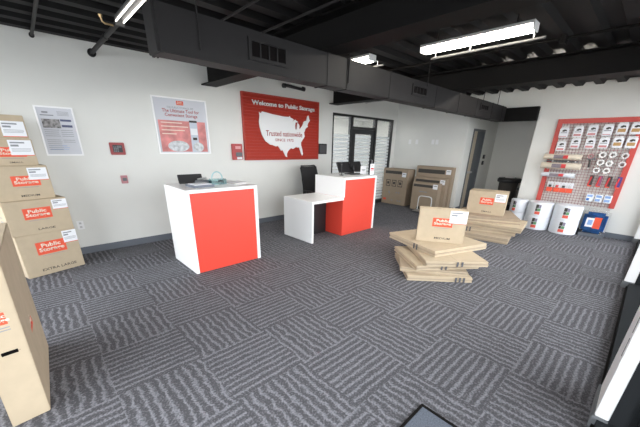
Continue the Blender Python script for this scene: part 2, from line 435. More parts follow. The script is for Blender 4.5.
# ================================================================== CEILING SERVICES
DY = 2.608
t = thing('air_duct', (0.86, DY, 2.193), 0, 'long rectangular charcoal air duct running under the ceiling towards the hallway', 'duct')
bm = nb(); box(bm, 0.86, 8.10, DY, 2.80, 2.193, 2.486, 0.004); obj('duct_body', bm, M_duct, t, world=True)
bm = nb(); box(bm, 8.101, 8.215, 1.99, 2.80, 2.193, 2.464, 0.004); o = obj('cross_duct', bm, M_black, t, world=True); o['label'] = 'black cross duct'
for fx in (0.88, 2.52, 2.82, 3.64, 4.86, 5.68, 6.46, 7.25, 7.86):
    bm = nb(); box(bm, fx, fx + 0.018, DY - 0.006, 2.806, 2.187, 2.4875); obj('joint_flange', bm, M_duct, t, world=True)
for gx0, gx1, gz0, gz1 in ((1.59, 2.0, 2.265, 2.43), (4.17, 4.58, 2.29, 2.43), (6.63, 7.04, 2.30, 2.43)):
    bm = nb(); fw = 0.028
    box(bm, gx0, gx1, DY - 0.015, DY, gz0, gz0 + fw); box(bm, gx0, gx1, DY - 0.015, DY, gz1 - fw, gz1)
    box(bm, gx0, gx0 + fw, DY - 0.015, DY, gz0 + fw, gz1 - fw); box(bm, gx1 - fw, gx1, DY - 0.015, DY, gz0 + fw, gz1 - fw)
    g = obj('grille_frame', bm, M_duct, t, world=True)
    bm = nb(); box(bm, gx0 + fw, gx1 - fw, DY - 0.004, DY - 0.0005, gz0 + fw, gz1 - fw); obj('grille_back', bm, M_slot, g, world=True)
    n = 4
    for i in range(1, n):
        bm = nb(); xx = gx0 + fw + (gx1 - gx0 - 2 * fw) * i / n; box(bm, xx - 0.006, xx + 0.006, DY - 0.013, DY - 0.004, gz0 + fw, gz1 - fw); obj('grille_blade', bm, M_duct, g, world=True)
for rx, zb in ((1.17, 2.25), (2.84, 2.25), (4.55, 2.43), (5.95, 2.486), (6.81, 2.486), (7.6, 2.486)):
    yy = DY - 0.012 if zb < 2.48 else DY + 0.03
    bm = nb(); cyl(bm, (rx, yy, zb), (rx, yy, CZ - 0.001), 0.006, seg=8); obj('hanger_rod', bm, M_duct, t, world=True)


def strip_light(x, y0, y1, z, label, W=0.075, sgn=1):
    t = thing('strip_light', (x, (y0 + y1) / 2, z), 0, label, 'light', 'linear strip lights below the deck'); h = (y1 - y0) / 2
    bm = nb(); box(bm, -W, W, -h, h, 0.012, 0.04, 0.004); obj('housing', bm, M_silver if W > 0.05 else M_dimmetal, t)
    if W > 0.05:
        bm = nb(); box(bm, -W + 0.006, W - 0.006, -h + 0.01, h - 0.01, -0.032, 0.0118, 0.014); obj('diffuser', bm, M_lamp, t, True)
    else:
        for s_ in (-1, 1):
            bm = nb(); cyl(bm, (s_ * (W - 0.008), -h + 0.01, 0.0), (s_ * (W - 0.008), h - 0.01, 0.0), 0.0065, seg=14); obj('lit_tube', bm, M_tube, t, True)
    for e in (-h, h):
        bm = nb(); box(bm, -W, W, e - 0.006, e + 0.006, -0.034, 0.041, 0.003); obj('end_cap', bm, M_silver if W > 0.05 else M_dimmetal, t)
    if W > 0.05:
        sx = 0.19 * sgn
        bm = nb(); cyl(bm, (sx, -h - 0.05, -0.05), (sx, h, -0.05), 0.013, seg=12); obj('conduit', bm, M_dimmetal, t, True)
        for e in (-h * 0.9, 0.1, h * 0.9):
            bm = nb(); tube(bm, [(W * 0.9, e, 0.02), (sx, e, 0.0), (sx, e, -0.045)], 0.006, 6); obj('conduit_clamp', bm, M_silver, t)
    for e in (-h * 0.7, h * 0.7):
        bm = nb(); cyl(bm, (0, e, 0.041), (0, e, CZ - z - 0.001), 0.005, seg=8); obj('hanger_rod', bm, M_duct, t)
    return t


strip_light(3.70, 1.10, 2.22, 2.655, 'long lit strip light under the deck at the upper right, fully in view')
strip_light(3.56, 2.86, 3.95, 2.655, 'lit strip light whose near end shows above the duct, rest hidden by it')
strip_light(6.15, 0.95, 2.15, 2.695, 'added unseen strip light behind the second steel beam, brightening the display wall')  # extra lamp out of view, added to brighten the display wall
strip_light(0.97, 2.55, 3.86, 2.65, 'lit twin-tube light at the top left edge beside the end of the duct', 0.04)
# pipes
bm = nb(); cyl(bm, (0.98, 3.875, 2.672), (0.98, 5.49, 2.672), 0.024, seg=16); cyl(bm, (0.98, 5.485, 2.672), (0.98, YA - 0.001, 2.672), 0.048, seg=20); cyl(bm, (0.98, 4.55, 2.672), (0.98, 4.62, 2.672), 0.030, seg=16)
tag(obj('round_pipe', bm, M_duct, None, True), 'thick grey pipe running from the wall flange to the top left light', 'pipe')
bm = nb(); cyl(bm, (0.41, -0.1, 2.745), (0.41, YA - 0.001, 2.745), 0.016, seg=14); cyl(bm, (0.41, 5.48, 2.745), (0.41, YA - 0.001, 2.745), 0.026, seg=14)
tag(obj('round_pipe', bm, M_duct, None, True), 'thin dark pipe crossing the dark deck at the far left', 'pipe')
t = thing('sprinkler_head', (0.885, 4.05, 2.66), 0, 'small brass sprinkler fitting beside the thick pipe at top left', 'sprinkler')
bm = nb(); tube(bm, [(0.07, 0, 0.0), (0.0, 0.0, 0.0), (-0.02, 0, 0.015), (-0.025, 0, 0.045)], 0.009); obj('elbow', bm, M_brass, t, True)
bm = nb(); cyl(bm, (-0.025, 0, 0.043), (-0.027, 0, 0.065), 0.013, 0.018, seg=12); obj('cap', bm, M_brass, t)
bm = nb(); tube(bm, [(2.33, 3.45, 2.75), (2.26, 3.42, 2.75), (2.26, 0.3, 2.75)], 0.013, 8)
tag(obj('conduit', bm, M_duct, None, True), 'thin conduit crossing the deck left of the first steel beam', 'conduit')
bm = nb(); cyl(bm, (1.80, 5.5, 2.76), (1.80, -0.1, 2.76), 0.011, seg=8)
tag(obj('conduit', bm, M_duct, None, True), 'thin conduit crossing the deck above the grille nearest the duct end', 'conduit')
bm = nb(); tube(bm, [(3.3, 4.6, 2.765), (3.3, 2.9, 2.765), (3.3, 0.2, 2.765)], 0.014, 8)
tag(obj('conduit', bm, M_duct, None, True), 'thin dark conduit right of the first steel beam beside the strip light', 'conduit')
bm = nb(); cyl(bm, (4.65, -0.1, 2.755), (4.65, 5.4, 2.755), 0.014, seg=10)
for yy in (1.05, 0.4): box(bm, 4.60, 4.72, yy, yy + 0.05, 2.70, 2.783)
tag(obj('conduit', bm, M_black, None, True), 'black conduit with clips crossing the deck behind the right strip light', 'conduit')
t = thing('wall_spotlight', (4.28, YA, 2.66), 0, 'black tubular picture light on the wall above the red map sign', 'light')
bm = nb(); cyl(bm, (-0.22, -0.14, 0.02), (0.22, -0.14, 0.0), 0.028, seg=14); obj('lamp_tube', bm, M_plastic, t, True)
for e in (-0.22, 0.22):
    bm = nb(); cyl(bm, (e, -0.14, 0.012), (e + (0.05 if e > 0 else -0.05), -0.14, 0.008), 0.042, seg=14); obj('end_cap', bm, M_plastic, t, True)
bm = nb(); cyl(bm, (0, -0.14, 0.02), (0, -0.001, 0.05), 0.016, seg=10); obj('arm', bm, M_plastic, t, True)
bm = nb(); cyl(bm, (6.75, 4.6, 2.66), (6.75, 5.5, 2.66), 0.022, seg=12); cyl(bm, (6.75, 5.49, 2.66), (6.75, YA - 0.001, 2.66), 0.04, seg=12)
tag(obj('round_pipe', bm, M_metal, None, True), 'short pale pipe over the office glazing, half hidden by the duct', 'pipe')

# ================================================================== CARTONS
def carton(loc, rz, W, D, H, label, size=None, lu=(0.26, 0.76), lv=(0.20, 0.50), sticker=(0.74, 1.0, 0.03, 0.33), m=M_kraft, tu=0.55, group=None, name='cardboard_box', sideprint=True, sheen=None):
    """loc = front right bottom corner when rz=0; box spans x -W..0, y 0..D"""
    t = thing(name, loc, rz, label, 'box', group)
    bm = nb(); box(bm, -W, 0, 0, D, 0, H, 0.004)
    # lid flaps meeting on top with a small gap, slight raised look
    body = obj('carton', bm, m, t)
    bm = nb(); box(bm, -W + 0.004, -0.004, 0.004, D / 2 - 0.002, H, H + 0.004, 0.001); obj('flap', bm, m, t)
    bm = nb(); box(bm, -W + 0.004, -0.004, D / 2 + 0.002, D - 0.004, H, H + 0.004, 0.001); obj('flap', bm, m, t)
    u0, u1 = lu; v0, v1 = lv
    pw = (u1 - u0) * W; ph = (v1 - v0) * H; px = -W + (u0 + u1) / 2 * W; pz = H * (1 - (v0 + v1) / 2)
    bm = nb(); box(bm, px - pw / 2, px + pw / 2, -0.001, 0.0, pz - ph / 2, pz + ph / 2); lp = obj('logo_panel', bm, M_logo, t)
    text('lettering', 'Public\nStorage', pw * 0.86, ph * 0.74, M_cream, lp, fr(px, -0.001, pz), 0.03, 0.0006, spacing=0.82)
    bm = nb(); box(bm, px - pw * 0.38, px + pw * 0.38, -0.0006, 0.0, pz - ph / 2 - 0.018, pz - ph / 2 - 0.014); obj('web_line', bm, M_inkg, t)
    if size:
        text('size_lettering', size, W * 0.055 * len(size), H * 0.06, M_ink, t, fr(-W + tu * W, 0.0, H * 0.13), 0.01, 0.0006)
    if sticker:
        a, b, c, e = sticker
        x0, x1 = -W + a * W, -W + b * W - 0.004; z1, z0 = H * (1 - c), H * (1 - e)
        bm = nb(); box(bm, x0, x1, -0.003, -0.0012, z0, z1); s = obj('price_sticker', bm, M_paper, t)
        bm = nb()
        for k, (ww, hh) in enumerate(((0.62, 0.09), (0.34, 0.12), (0.0, 0), (0.84, 0.025), (0.84, 0.025), (0.8, 0.025))):
            if ww == 0: continue
            zz = z1 - (0.1 + [0, .17, .3, .42, .5, .58][k]) * (z1 - z0) - 0.02 * (z1 - z0); l = (x1 - x0) * ww
            box(bm, x0 + (x1 - x0) * 0.08, x0 + (x1 - x0) * 0.08 + l, -0.0036, -0.003, zz - hh * (z1 - z0), zz)
        obj('print', bm, M_inkg, s)
        bm = nb(); box(bm, x0, x1, -0.0036, -0.003, z0, z0 + 0.04 * (z1 - z0)); obj('red_line', bm, M_logo, s)
    if sideprint:
        bm = nb()
        for k in range(5):
            zz = H * (0.78 - 0.13 * k); box(bm, -W - 0.0008, -W, D * 0.35, D * (0.65 - 0.04 * (k % 2)), zz, zz + 0.012)
        obj('side_print', bm, M_inkg, t)
    return t


GS = 'stacked moving boxes by the left wall'
R = math.radians
carton((0.268, 5.00, 0), R(17), 0.60, 0.40, 0.523, 'extra large cardboard moving box on the floor at the bottom of the wall stack', 'EXTRA LARGE', group=GS)
carton((0.262, 4.985, 0.528), R(15), 0.60, 0.40, 0.393, 'large cardboard moving box, second from the bottom of the wall stack', 'LARGE', group=GS, lu=(0.26, 0.70), lv=(0.22, 0.55))
carton((0.172, 5.00, 0.926), R(12), 0.50, 0.38, 0.378, 'medium cardboard moving box in the middle of the wall stack', 'MEDIUM', group=GS, lu=(0.30, 0.80), lv=(0.28, 0.58), sticker=(0.62, 0.98, 0.05, 0.42))
carton((0.110, 5.02, 1.309), R(10), 0.42, 0.34, 0.282, 'small cardboard moving box, second from the top of the wall stack', 'SMALL', group=GS, lu=(0.22, 0.8), lv=(0.3, 0.66), sticker=(0.5, 0.98, 0.03, 0.62))
carton((0.097, 5.03, 1.596), R(8), 0.42, 0.34, 0.24, 'cardboard moving box with only a price sticker, topmost of the wall stack', None, group=GS, lu=(0.08, 0.4), lv=(0.4, 0.7), sticker=(0.5, 0.98, 0.25, 0.92))

# near tall wardrobe box at the left edge
t = thing('wardrobe_box', (-0.258, 2.18, 0), 0, 'tall narrow cardboard box in the left foreground with a cut handle slot', 'box')


def slab(bm, pts):
    vs = [bm.verts.new(p) for p in pts]
    for f in ((0, 1, 2, 3), (7, 6, 5, 4), (0, 4, 5, 1), (1, 5, 6, 2), (2, 6, 7, 3), (3, 7, 4, 0)): bm.faces.new([vs[i] for i in f])


lean = 0.035
bm = nb()
slab(bm, [(-0.43, 2.162, 0), (-0.258, 2.18, 0), (-0.225, 3.02, 0), (-0.40, 3.0, 0),
          (-0.43 + lean, 2.162, 1.02), (-0.258 + lean, 2.18, 1.02), (-0.225 + lean * .5, 3.16, 1.02), (-0.40 + lean * .5, 3.14, 1.02)])
bmesh.ops.bevel(bm, geom=list(bm.edges), offset=0.004, segments=2, affect='EDGES')
obj('carton', bm, M_kraft, t, world=True)
# frame of the front face: origin at right bottom front corner, x to the left
fx = Vector((-0.172, -0.018, 0)).normalized(); fz = Vector((lean / 1.02, 0, 1)).normalized(); fn = fx.cross(fz).normalized()
if fn.y > 0: fn = -fn


def onface(s, h, off=0.0):   # s metres to the left of the right edge, h metres up
    p = fx * s + fz * h + fn * off
    Mx = Matrix((( -fx.x, fz.x, fn.x, p.x), (-fx.y, fz.y, fn.y, p.y), (-fx.z, fz.z, fn.z, p.z), (0, 0, 0, 1)))
    return Mx


bm = nb(); box(bm, -0.045, 0.045, -0.011, 0.011, -0.002, 0.0008); 
bmesh.ops.bevel(bm, geom=[e for e in bm.edges if abs((e.verts[0].co - e.verts[1].co).z) > 0.001], offset=0.0105, segments=4, affect='EDGES')
obj('handle_slot', bm, M_slot, t, M=onface(0.078, 0.482))
bm = nb(); box(bm, -0.07, 0.07, -0.036, 0.036, 0, 0.0008); lp = obj('logo_panel', bm, M_logo, t, M=onface(0.094, 0.692))
text('lettering', 'Public\nStorage', 0.12, 0.052, M_cream, lp, Matrix.Translation((0, 0, 0.0008)), 0.03, 0.0005, spacing=0.82)
bm = nb()
for k in range(2): box(bm, -0.07, 0.06 - 0.01 * k, -0.003, 0.003, 0, 0.0008, M=Matrix.Translation((0, -0.055 - 0.016 * k, 0)))
for k in range(3): box(bm, -0.07, 0.03, 0.05 + 0.035 * k, 0.056 + 0.035 * k, 0, 0.0008)
box(bm, -0.07, 0.052, 0.170, 0.174, 0, 0.0008); box(bm, 0.048, 0.052, 0.06, 0.170, 0, 0.0008)
obj('small_print', bm, M_inkg, t, M=onface(0.094, 0.692))
bm = nb(); sy = Vector((0.033, 0.84, 0)).normalized()
box(bm, 0.16, 0.50, 0.41, 0.55, -0.001, 0.001)
Mr = Matrix(((sy.x, fz.x, 1, 0.007), (sy.y, fz.y, 0, 0), (sy.z, fz.z, 0, 0), (0, 0, 0, 1)))
lp = obj('logo_panel', bm, M_logo, t, M=Mr)
text('lettering', 'Public\nStorage', 0.29, 0.105, M_cream, lp, Matrix.Translation((0.33, 0.48, 0.001)), 0.03, 0.0005, spacing=0.82)
bm = nb(); box(bm, 0.16, 0.42, 0.80, 0.92, -0.001, 0.0012); obj('side_print', bm, M_logo, t, M=Mr)
bm = nb(); box(bm, 0.50, 0.56, 0.74, 0.86, -0.001, 0.0012); obj('small_print', bm, M_inkg, t, M=Mr)

# ------------------------------------------------------------------ piles of flat cartons
def flat(name_label, cx, cy, z, rz, a, b, th, straps, group, m=M_kraft, notch=0.0):
    t = thing('flattened_boxes', (cx, cy, z), rz, name_label, 'flattened boxes', group)
    n = 4; lt = th / n; sh_m = (m, M_kraft2 if m is M_kraft else M_kraft, m, m)
    for k in range(n):
        j = random.uniform(-0.010, 0.010); g = 0.004 if k in (0, 2) else 0.001
        bm = nb(); box(bm, -a / 2 + j, a / 2 + j * .5, -b / 2 - j * .5, b / 2 - j, k * lt + (g if k else 0.0006), (k + 1) * lt, 0.002); obj('sheet', bm, sh_m[k], t)
    for (s, off) in straps:
        # printed bars on the edges
        bm = nb()
        if s == 'x0': box(bm, -a / 2 - 0.013, -a / 2 - 0.011, off - 0.012, off + 0.012, 0.004, th - 0.003)
        if s == 'y0': box(bm, off - 0.012, off + 0.012, -b / 2 - 0.008, -b / 2 - 0.006, 0.004, th - 0.003)
        if s == 'x1': box(bm, a / 2 + 0.006, a / 2 + 0.008, off - 0.012, off + 0.012, 0.004, th - 0.003)
        obj('printed_bar', bm, mat('charcoal_ink', (0.10, 0.10, 0.11), 0.8), t)
    bm = nb(); box(bm, -0.002, 0.002, -b / 2 + 0.01, b / 2 - 0.01, th, th + 0.0006); obj('score_line', bm, M_kraft3, t)
    return t


G1 = 'flattened boxes piled in the middle of the floor'
flat('flattened moving boxes lying on the floor, lowest of the front pile', 3.85, 1.775, 0.0, R(-46), 0.82, 0.88, 0.07, [('y0', 0.20), ('y0', 0.25), ('y0', 0.30)], G1)
flat('flattened moving boxes, second up from the floor in the front pile', 3.88, 1.82, 0.07, R(-54), 0.84, 0.84, 0.062, [], G1, M_kraft2)
flat('flattened moving boxes, third up in the front pile, with two grey marks', 3.92, 1.77, 0.132, R(-36), 0.86, 0.80, 0.066, [('y0', -0.10), ('y0', -0.04)], G1, M_kraft)
flat('flattened moving boxes, fourth up in the front pile, just under the top one', 3.98, 1.66, 0.198, R(-42), 0.80, 0.82, 0.068, [('y0', 0.0), ('y0', 0.06)], G1, M_kraft)
flat('widest flattened moving boxes on top of the front pile, under the standing box', 4.24, 1.94, 0.266, R(-19), 0.97, 0.98, 0.084, [('x0', -0.10), ('x0', -0.16)], G1, M_kraft)
G2 = 'flattened boxes piled nearer the display wall'
flat('flattened moving boxes on the floor, lowest of the pile nearer the display wall', 6.38, 1.97, 0.0, R(-80), 0.95, 0.90, 0.10, [('y0', -0.42), ('y0', -0.36), ('y0', -0.30)], G2, M_kraft2)
flat('flattened moving boxes, second up in the pile nearer the display wall', 6.55, 1.98, 0.10, R(-70), 0.94, 0.84, 0.09, [('y0', -0.42), ('y0', -0.36), ('y0', -0.30)], G2, M_kraft2)
flat('flattened moving boxes, third up in the pile nearer the display wall', 6.60, 1.86, 0.19, R(-82), 1.00, 0.86, 0.09, [], G2, M_kraft)
flat('flattened moving boxes topping the pile nearer the display wall', 6.76, 2.06, 0.28, R(-64), 0.96, 0.96, 0.10, [], G2, M_kraft3)
# standing boxes on the piles; front faces run (front-left -> front-right) diagonally
t = carton((4.20, 1.525, 0.351), R(-59), 0.63, 0.14, 0.47, 'upright medium moving box standing on the front pile of flattened boxes', 'MEDIUM', lu=(0.30, 0.72), lv=(0.26, 0.52), sticker=(0.64, 1.0, 0.02, 0.40), sideprint=False)
t = carton((6.60, 1.75, 0.381), R(-77), 0.68, 0.42, 0.44, 'moving box standing on the pile of flattened boxes nearer the display wall', 'SMALL', lu=(0.32, 0.68), lv=(0.26, 0.56), sticker=(0.70, 0.98, 0.06, 0.42), sideprint=False)

# cartons by the right wall
def product_carton(loc, W, D, H, label, kind, m=M_kraft3):
    """faces -X: local x -> world -Y"""
    t = thing('shipping_carton', loc, -PI / 2, label, 'box', 'shipping cartons against the right wall')
    bm = nb(); box(bm, -W / 2, W / 2, 0, D, 0, H, 0.005); obj('carton', bm, m, t)
    bm = nb(); box(bm, -W / 2 + 0.02, W / 2 - 0.02, D * 0.48, D * 0.52, H, H + 0.001); obj('tape', bm, M_kraft2, t)
    if kind == 'icons':
        bm = nb(); box(bm, -W * .42, W * .26, -0.0012, 0, H * .86, H * .94); obj('dark_band', bm, M_ink, t)
        for k in range(3):
            cx = -W * 0.27 + k * W * 0.25
            bm = nb(); a = 0.075
            box(bm, cx - a, cx + a, -0.0012, 0, H * .6 - 0.0 + a, H * .6 + a + 0.018); box(bm, cx - a, cx + a, -0.0012, 0, H * .6 - a - 0.018, H * .6 - a)
            box(bm, cx - a, cx - a + 0.018, -0.0012, 0, H * .6 - a, H * .6 + a); box(bm, cx + a - 0.018, cx + a, -0.0012, 0, H * .6 - a, H * .6 + a)
            box(bm, cx - 0.035, cx + 0.035, -0.0012, 0, H * .6 - 0.03, H * .6 + 0.04)
            obj('icon', bm, M_ink, t)
        bm = nb(); box(bm, -W * .43, -W * .30, -0.0012, 0, H * .10, H * .16); obj('red_mark', bm, M_logo, t)
        bm = nb()
        for cx, cz in ((-.2, .34), (-.18, .30), (.12, .33), (.22, .33), (.2, .1), (.3, .1), (-.05, .1)): box(bm, W * cx - 0.025, W * cx + 0.025, -0.0012, 0, H * cz, H * cz + 0.03)
        obj('small_print', bm, M_inkg, t)
        sx, sz = W * .36, H * .86
    else:
        bm = nb(); box(bm, -W * .45, W * .30, -0.0012, 0, H * .84, H * .93); obj('dark_band', bm, M_ink, t)
        bm = nb(); box(bm, -W * .2, W * .1, -0.0012, 0, H * .66, H * .69); box(bm, W * .1, W * .3, -0.0012, 0, H * .5, H * .53); obj('small_print', bm, M_inkg, t)
        sx, sz = W * .40, H * .90
    bm = nb(); box(bm, sx - 0.07, sx + 0.06, -0.003, -0.0013, sz - 0.07, sz + 0.05); s = obj('price_sticker', bm, M_paper, t)
    bm = nb(); box(bm, sx - 0.05, sx + 0.04, -0.0036, -0.003, sz - 0.0, sz + 0.02); obj('print', bm, M_inkg, s)
    return t


product_carton((7.80, 5.09, 0), 0.82, 0.37, 1.02, 'brown shipping carton with three dark square icons next to the glazed office', 'icons')
product_carton((8.03, 4.04, 0), 1.04, 0.16, 1.14, 'tallest thin brown carton against the right wall, rearmost of three', 'plain')
product_carton((7.86, 4.03, 0), 0.92, 0.15, 0.86, 'thin brown carton in the middle of three leaning by the right wall', 'plain')
product_carton((7.64, 4.03, 0), 0.74, 0.20, 0.74, 'lowest brown carton, frontmost of three, behind the folding hand truck', 'plain')
t = thing('hand_truck', (7.5, 3.9, 0), 0, 'small white tubular folding hand truck in front of the brown cartons', 'hand truck')
bm = nb(); tube(bm, [(0, 0.19, 0.0), (0, 0.19, 0.30), (0, 0.18, 0.37), (0, 0.15, 0.40), (0, 0.1, 0.41), (0, -0.1, 0.41), (0, -0.15, 0.40), (0, -0.18, 0.37), (0, -0.19, 0.30), (0, -0.19, 0.0)], 0.014)
obj('handle', bm, M_silver, t, True)
bm = nb(); box(bm, -0.25, 0.02, -0.2, 0.2, 0.03, 0.05, 0.004); obj('toe_plate', bm, M_metal, t)
for s in (-1, 1):
    bm = nb(); cyl(bm, (0.06, s * 0.2, 0.06), (0.06, s * 0.23, 0.06), 0.06, seg=20); obj('wheel', bm, M_plastic, t, True)

# ================================================================== COUNTERS
t = thing('reception_counter', (1.29, 3.68, 0), 0, 'left reception counter, tall white box with an orange-red front panel', 'counter')
bm = nb(); box(bm, 1.29, 1.33, 3.68, 4.46, 0, 1.03, 0.002); obj('side_panel', bm, M_white, t, world=True)
bm = nb(); box(bm, 2.215, 2.262, 3.68, 4.46, 0, 1.03, 0.002); obj('side_panel', bm, M_white, t, world=True)
bm = nb(); box(bm, 1.29, 2.262, 3.68, 4.46, 1.03, 1.07, 0.002); obj('counter_top', bm, M_white, t, world=True)
bm = nb(); box(bm, 1.33, 2.215, 3.693, 3.72, 0.0, 1.03); o = obj('front_panel', bm, M_orange, t, world=True); o['label'] = 'orange-red front panel'
bm = nb(); box(bm, 1.33, 2.215, 3.95, 4.44, 0.55, 0.575); obj('shelf', bm, M_white, t, world=True)

t = thing('reception_desk', (3.31, 3.70, 0), 0, 'right reception desk with a high orange-red counter and a lower white table', 'desk')
bm = nb(); box(bm, 3.31, 3.35, 3.70, 4.49, 0, 0.68, 0.002); obj('end_panel', bm, M_white, t, world=True)
bm = nb(); box(bm, 3.31, 4.087, 3.70, 4.49, 0.68, 0.722, 0.002); obj('low_table_top', bm, M_white, t, world=True)
bm = nb(); box(bm, 4.09, 4.12, 3.71, 4.49, 0.722, 1.03, 0.002); obj('upper_side_panel', bm, M_white, t, world=True)
bm = nb(); box(bm, 4.088, 4.12, 3.722, 4.49, 0, 0.7215); o = obj('lower_side_panel', bm, M_orange, t, world=True); o['label'] = 'orange-red lower side panel'
bm = nb(); box(bm, 5.0, 5.045, 3.71, 4.49, 0, 1.03, 0.002); obj('side_panel', bm, M_white, t, world=True)
bm = nb(); box(bm, 4.09, 5.045, 3.71, 4.49, 1.03, 1.07, 0.002); obj('counter_top', bm, M_white, t, world=True)
bm = nb(); box(bm, 4.12, 5.0, 3.722, 3.75, 0.0, 1.03); o = obj('front_panel', bm, M_orange, t, world=True); o['label'] = 'orange-red front panel'
bm = nb(); box(bm, 4.12, 5.0, 4.0, 4.47, 0.70, 0.722); obj('work_shelf', bm, M_white, t, world=True)
t = thing('file_pedestal', (3.86, 4.15, 0), 0, 'black drawer pedestal under the low white table of the right desk', 'cabinet')
bm = nb(); box(bm, -0.20, 0.20, -0.02, 0.32, 0.0, 0.60, 0.005); obj('body', bm, M_plastic, t)
for k in range(3):
    bm = nb(); box(bm, -0.19, 0.19, 0.321, 0.338, 0.03 + 0.19 * k, 0.20 + 0.19 * k, 0.003); dr = obj('drawer', bm, M_plastic, t)
    bm = nb(); box(bm, -0.06, 0.06, 0.3385, 0.35, 0.14 + 0.19 * k, 0.155 + 0.19 * k); obj('handle', bm, M_metal, dr)

# things on the left counter
ZT = 1.0705
t = thing('tablet_computer', (1.60, 4.30, ZT + 0.008), 0, 'black framed screen lying back on the left counter', 'screen')
bm = nb(); Mt = Matrix.Rotation(R(-22), 4, 'X'); box(bm, -0.155, 0.175, 0, 0.02, 0.0, 0.125, 0.006, M=Mt); obj('bezel', bm, M_plastic, t)
bm = nb(); box(bm, -0.14, 0.16, -0.001, -0.0002, 0.012, 0.11, M=Mt); obj('screen', bm, M_plastic, t)
bm = nb(); box(bm, -0.05, 0.06, 0.02, 0.10, -0.0075, 0.0); obj('stand', bm, M_plastic, t)
t = thing('binder', (1.58, 3.965, ZT), R(4), 'grey binder lying flat in front of the black screen on the left counter', 'binder')
bm = nb(); box(bm, -0.13, 0.14, -0.13, 0.13, 0, 0.028, 0.004); obj('cover', bm, mat('slate_binder', (0.16, 0.18, 0.22), 0.4), t)
bm = nb(); box(bm, -0.11, 0.12, -0.10, 0.10, 0.028, 0.036, 0.002); obj('paper', bm, M_paper, t)
t = thing('payment_terminal', (1.72, 4.19, ZT), R(8), 'dark grey payment terminal beside the grey binder on the left counter', 'terminal')
bm = nb(); box(bm, -0.085, 0.10, -0.07, 0.07, 0, 0.05, 0.01); obj('body', bm, M_gplastic, t)
bm = nb(); box(bm, -0.06, 0.06, -0.05, 0.0, 0.05, 0.054); obj('keypad', bm, M_plastic, t)
bm = nb(); cyl(bm, (-0.05, 0.04, 0.06), (0.08, 0.04, 0.075), 0.014, seg=12); obj('paper_roll', bm, M_metal, t)
t = thing('glass_dispenser', (1.87, 4.06, ZT), 0, 'teal tinted clear dispenser with an arched top on the left counter', 'dispenser')
bm = nb(); box(bm, -0.10, 0.11, -0.06, 0.06, 0, 0.075, 0.008); obj('tray', bm, M_tealgl, t)
bm = nb(); tube(bm, [(0.075 * math.cos(a * PI / 14), 0, 0.08 + 0.085 * math.sin(a * PI / 14)) for a in range(15)], 0.008); obj('arch', bm, mat('pale_teal_plastic', (0.35, 0.55, 0.57), 0.3), t, True)
bm = nb(); prism(bm, [(0.068 * math.cos(a * PI / 12), 0.068 * math.sin(a * PI / 12)) for a in range(13)], -0.003, 0.003, M=Matrix.Translation((0, 0, 0.08)) @ FRONT); obj('panel', bm, M_clear, t)
t = thing('papers', (2.12, 4.05, ZT), R(12), 'small pile of printed leaflets at the right end of the left counter', 'papers')
for k, mm in enumerate((M_paper, mat('tan_paper', (0.5, 0.42, 0.36), 0.7), M_paper)):
    bm = nb(); box(bm, -0.11 + 0.01 * k, 0.11 + 0.012 * k, -0.14, 0.14 - 0.015 * k, 0.006 * k, 0.006 * k + 0.0055); obj('sheet', bm, mm, t)
t = thing('card_holder', (2.03, 4.27, ZT), R(20), 'little black card holder behind the leaflets on the left counter', 'card holder')
bm = nb(); box(bm, -0.05, 0.05, -0.02, 0.02, 0, 0.035, 0.004); obj('base', bm, M_plastic, t)
bm = nb(); box(bm, -0.045, 0.045, -0.008, 0.008, 0.0352, 0.05); obj('card', bm, M_paper, t)

# things on the right desk
t = thing('computer_monitor', (4.84, 4.20, ZT), R(2), 'black computer monitor seen from behind on the right desk', 'monitor')
bm = nb(); Mt = Matrix.Translation((0, 0, 0.045)) @ Matrix.Rotation(R(-26), 4, 'X')
box(bm, -0.37, 0.37, 0, 0.035, 0.0, 0.215, 0.008, M=Mt); obj('back_shell', bm, M_plastic, t)
bm = nb(); box(bm, -0.355, 0.355, 0.0355, 0.037, 0.012, 0.2, M=Mt); obj('screen', bm, M_gplastic, t)
bm = nb(); box(bm, -0.05, 0.05, -0.05, -0.001, 0.07, 0.17, 0.01, M=Mt); obj('mount', bm, M_plastic, t)
bm = nb(); cyl(bm, (0, -0.003, 0.17), (0, -0.006, 0.17), 0.016, seg=16); bmesh.ops.transform(bm, matrix=Mt, verts=bm.verts); obj('emblem', bm, M_metal, t)
bm = nb(); tube(bm, [(0, -0.03, 0.16), (0, -0.05, 0.08), (0, -0.03, 0.015)], 0.016); obj('neck', bm, M_plastic, t)
bm = nb(); box(bm, -0.15, 0.15, -0.12, 0.08, 0, 0.014, 0.005); obj('foot', bm, M_plastic, t)
t = thing('webcam', (4.42, 4.10, ZT), 0, 'small black camera on a stalk left of the monitor on the right desk', 'camera')
bm = nb(); cyl(bm, (0, 0, 0), (0, 0, 0.012), 0.04, seg=20); obj('base', bm, M_plastic, t)
bm = nb(); cyl(bm, (0, 0, 0.012), (0, 0, 0.21), 0.007, seg=10); obj('stalk', bm, M_plastic, t)
bm = nb(); cyl(bm, (-0.03, 0, 0.225), (0.03, 0, 0.225), 0.021, seg=14); obj('head', bm, M_plastic, t, True)


def sign_holder(x, y, h, w_, label, rows):
    t = thing('sign_holder', (x, y, ZT), R(-8), label, 'sign', 'paper signs standing on the right desk')
    bm = nb(); box(bm, -w_ / 2, w_ / 2, -0.035, 0.035, 0, 0.006); obj('foot', bm, M_clear, t)
    bm = nb(); box(bm, -w_ / 2, w_ / 2, -0.004, 0.004, 0.0062, h, 0.001); c = obj('card', bm, M_paper, t)
    for (z0, z1, mm, f) in rows:
        bm = nb(); box(bm, -w_ * f / 2, w_ * f / 2, -0.005, -0.004, z0 * h, z1 * h); obj('print', bm, mm, c)


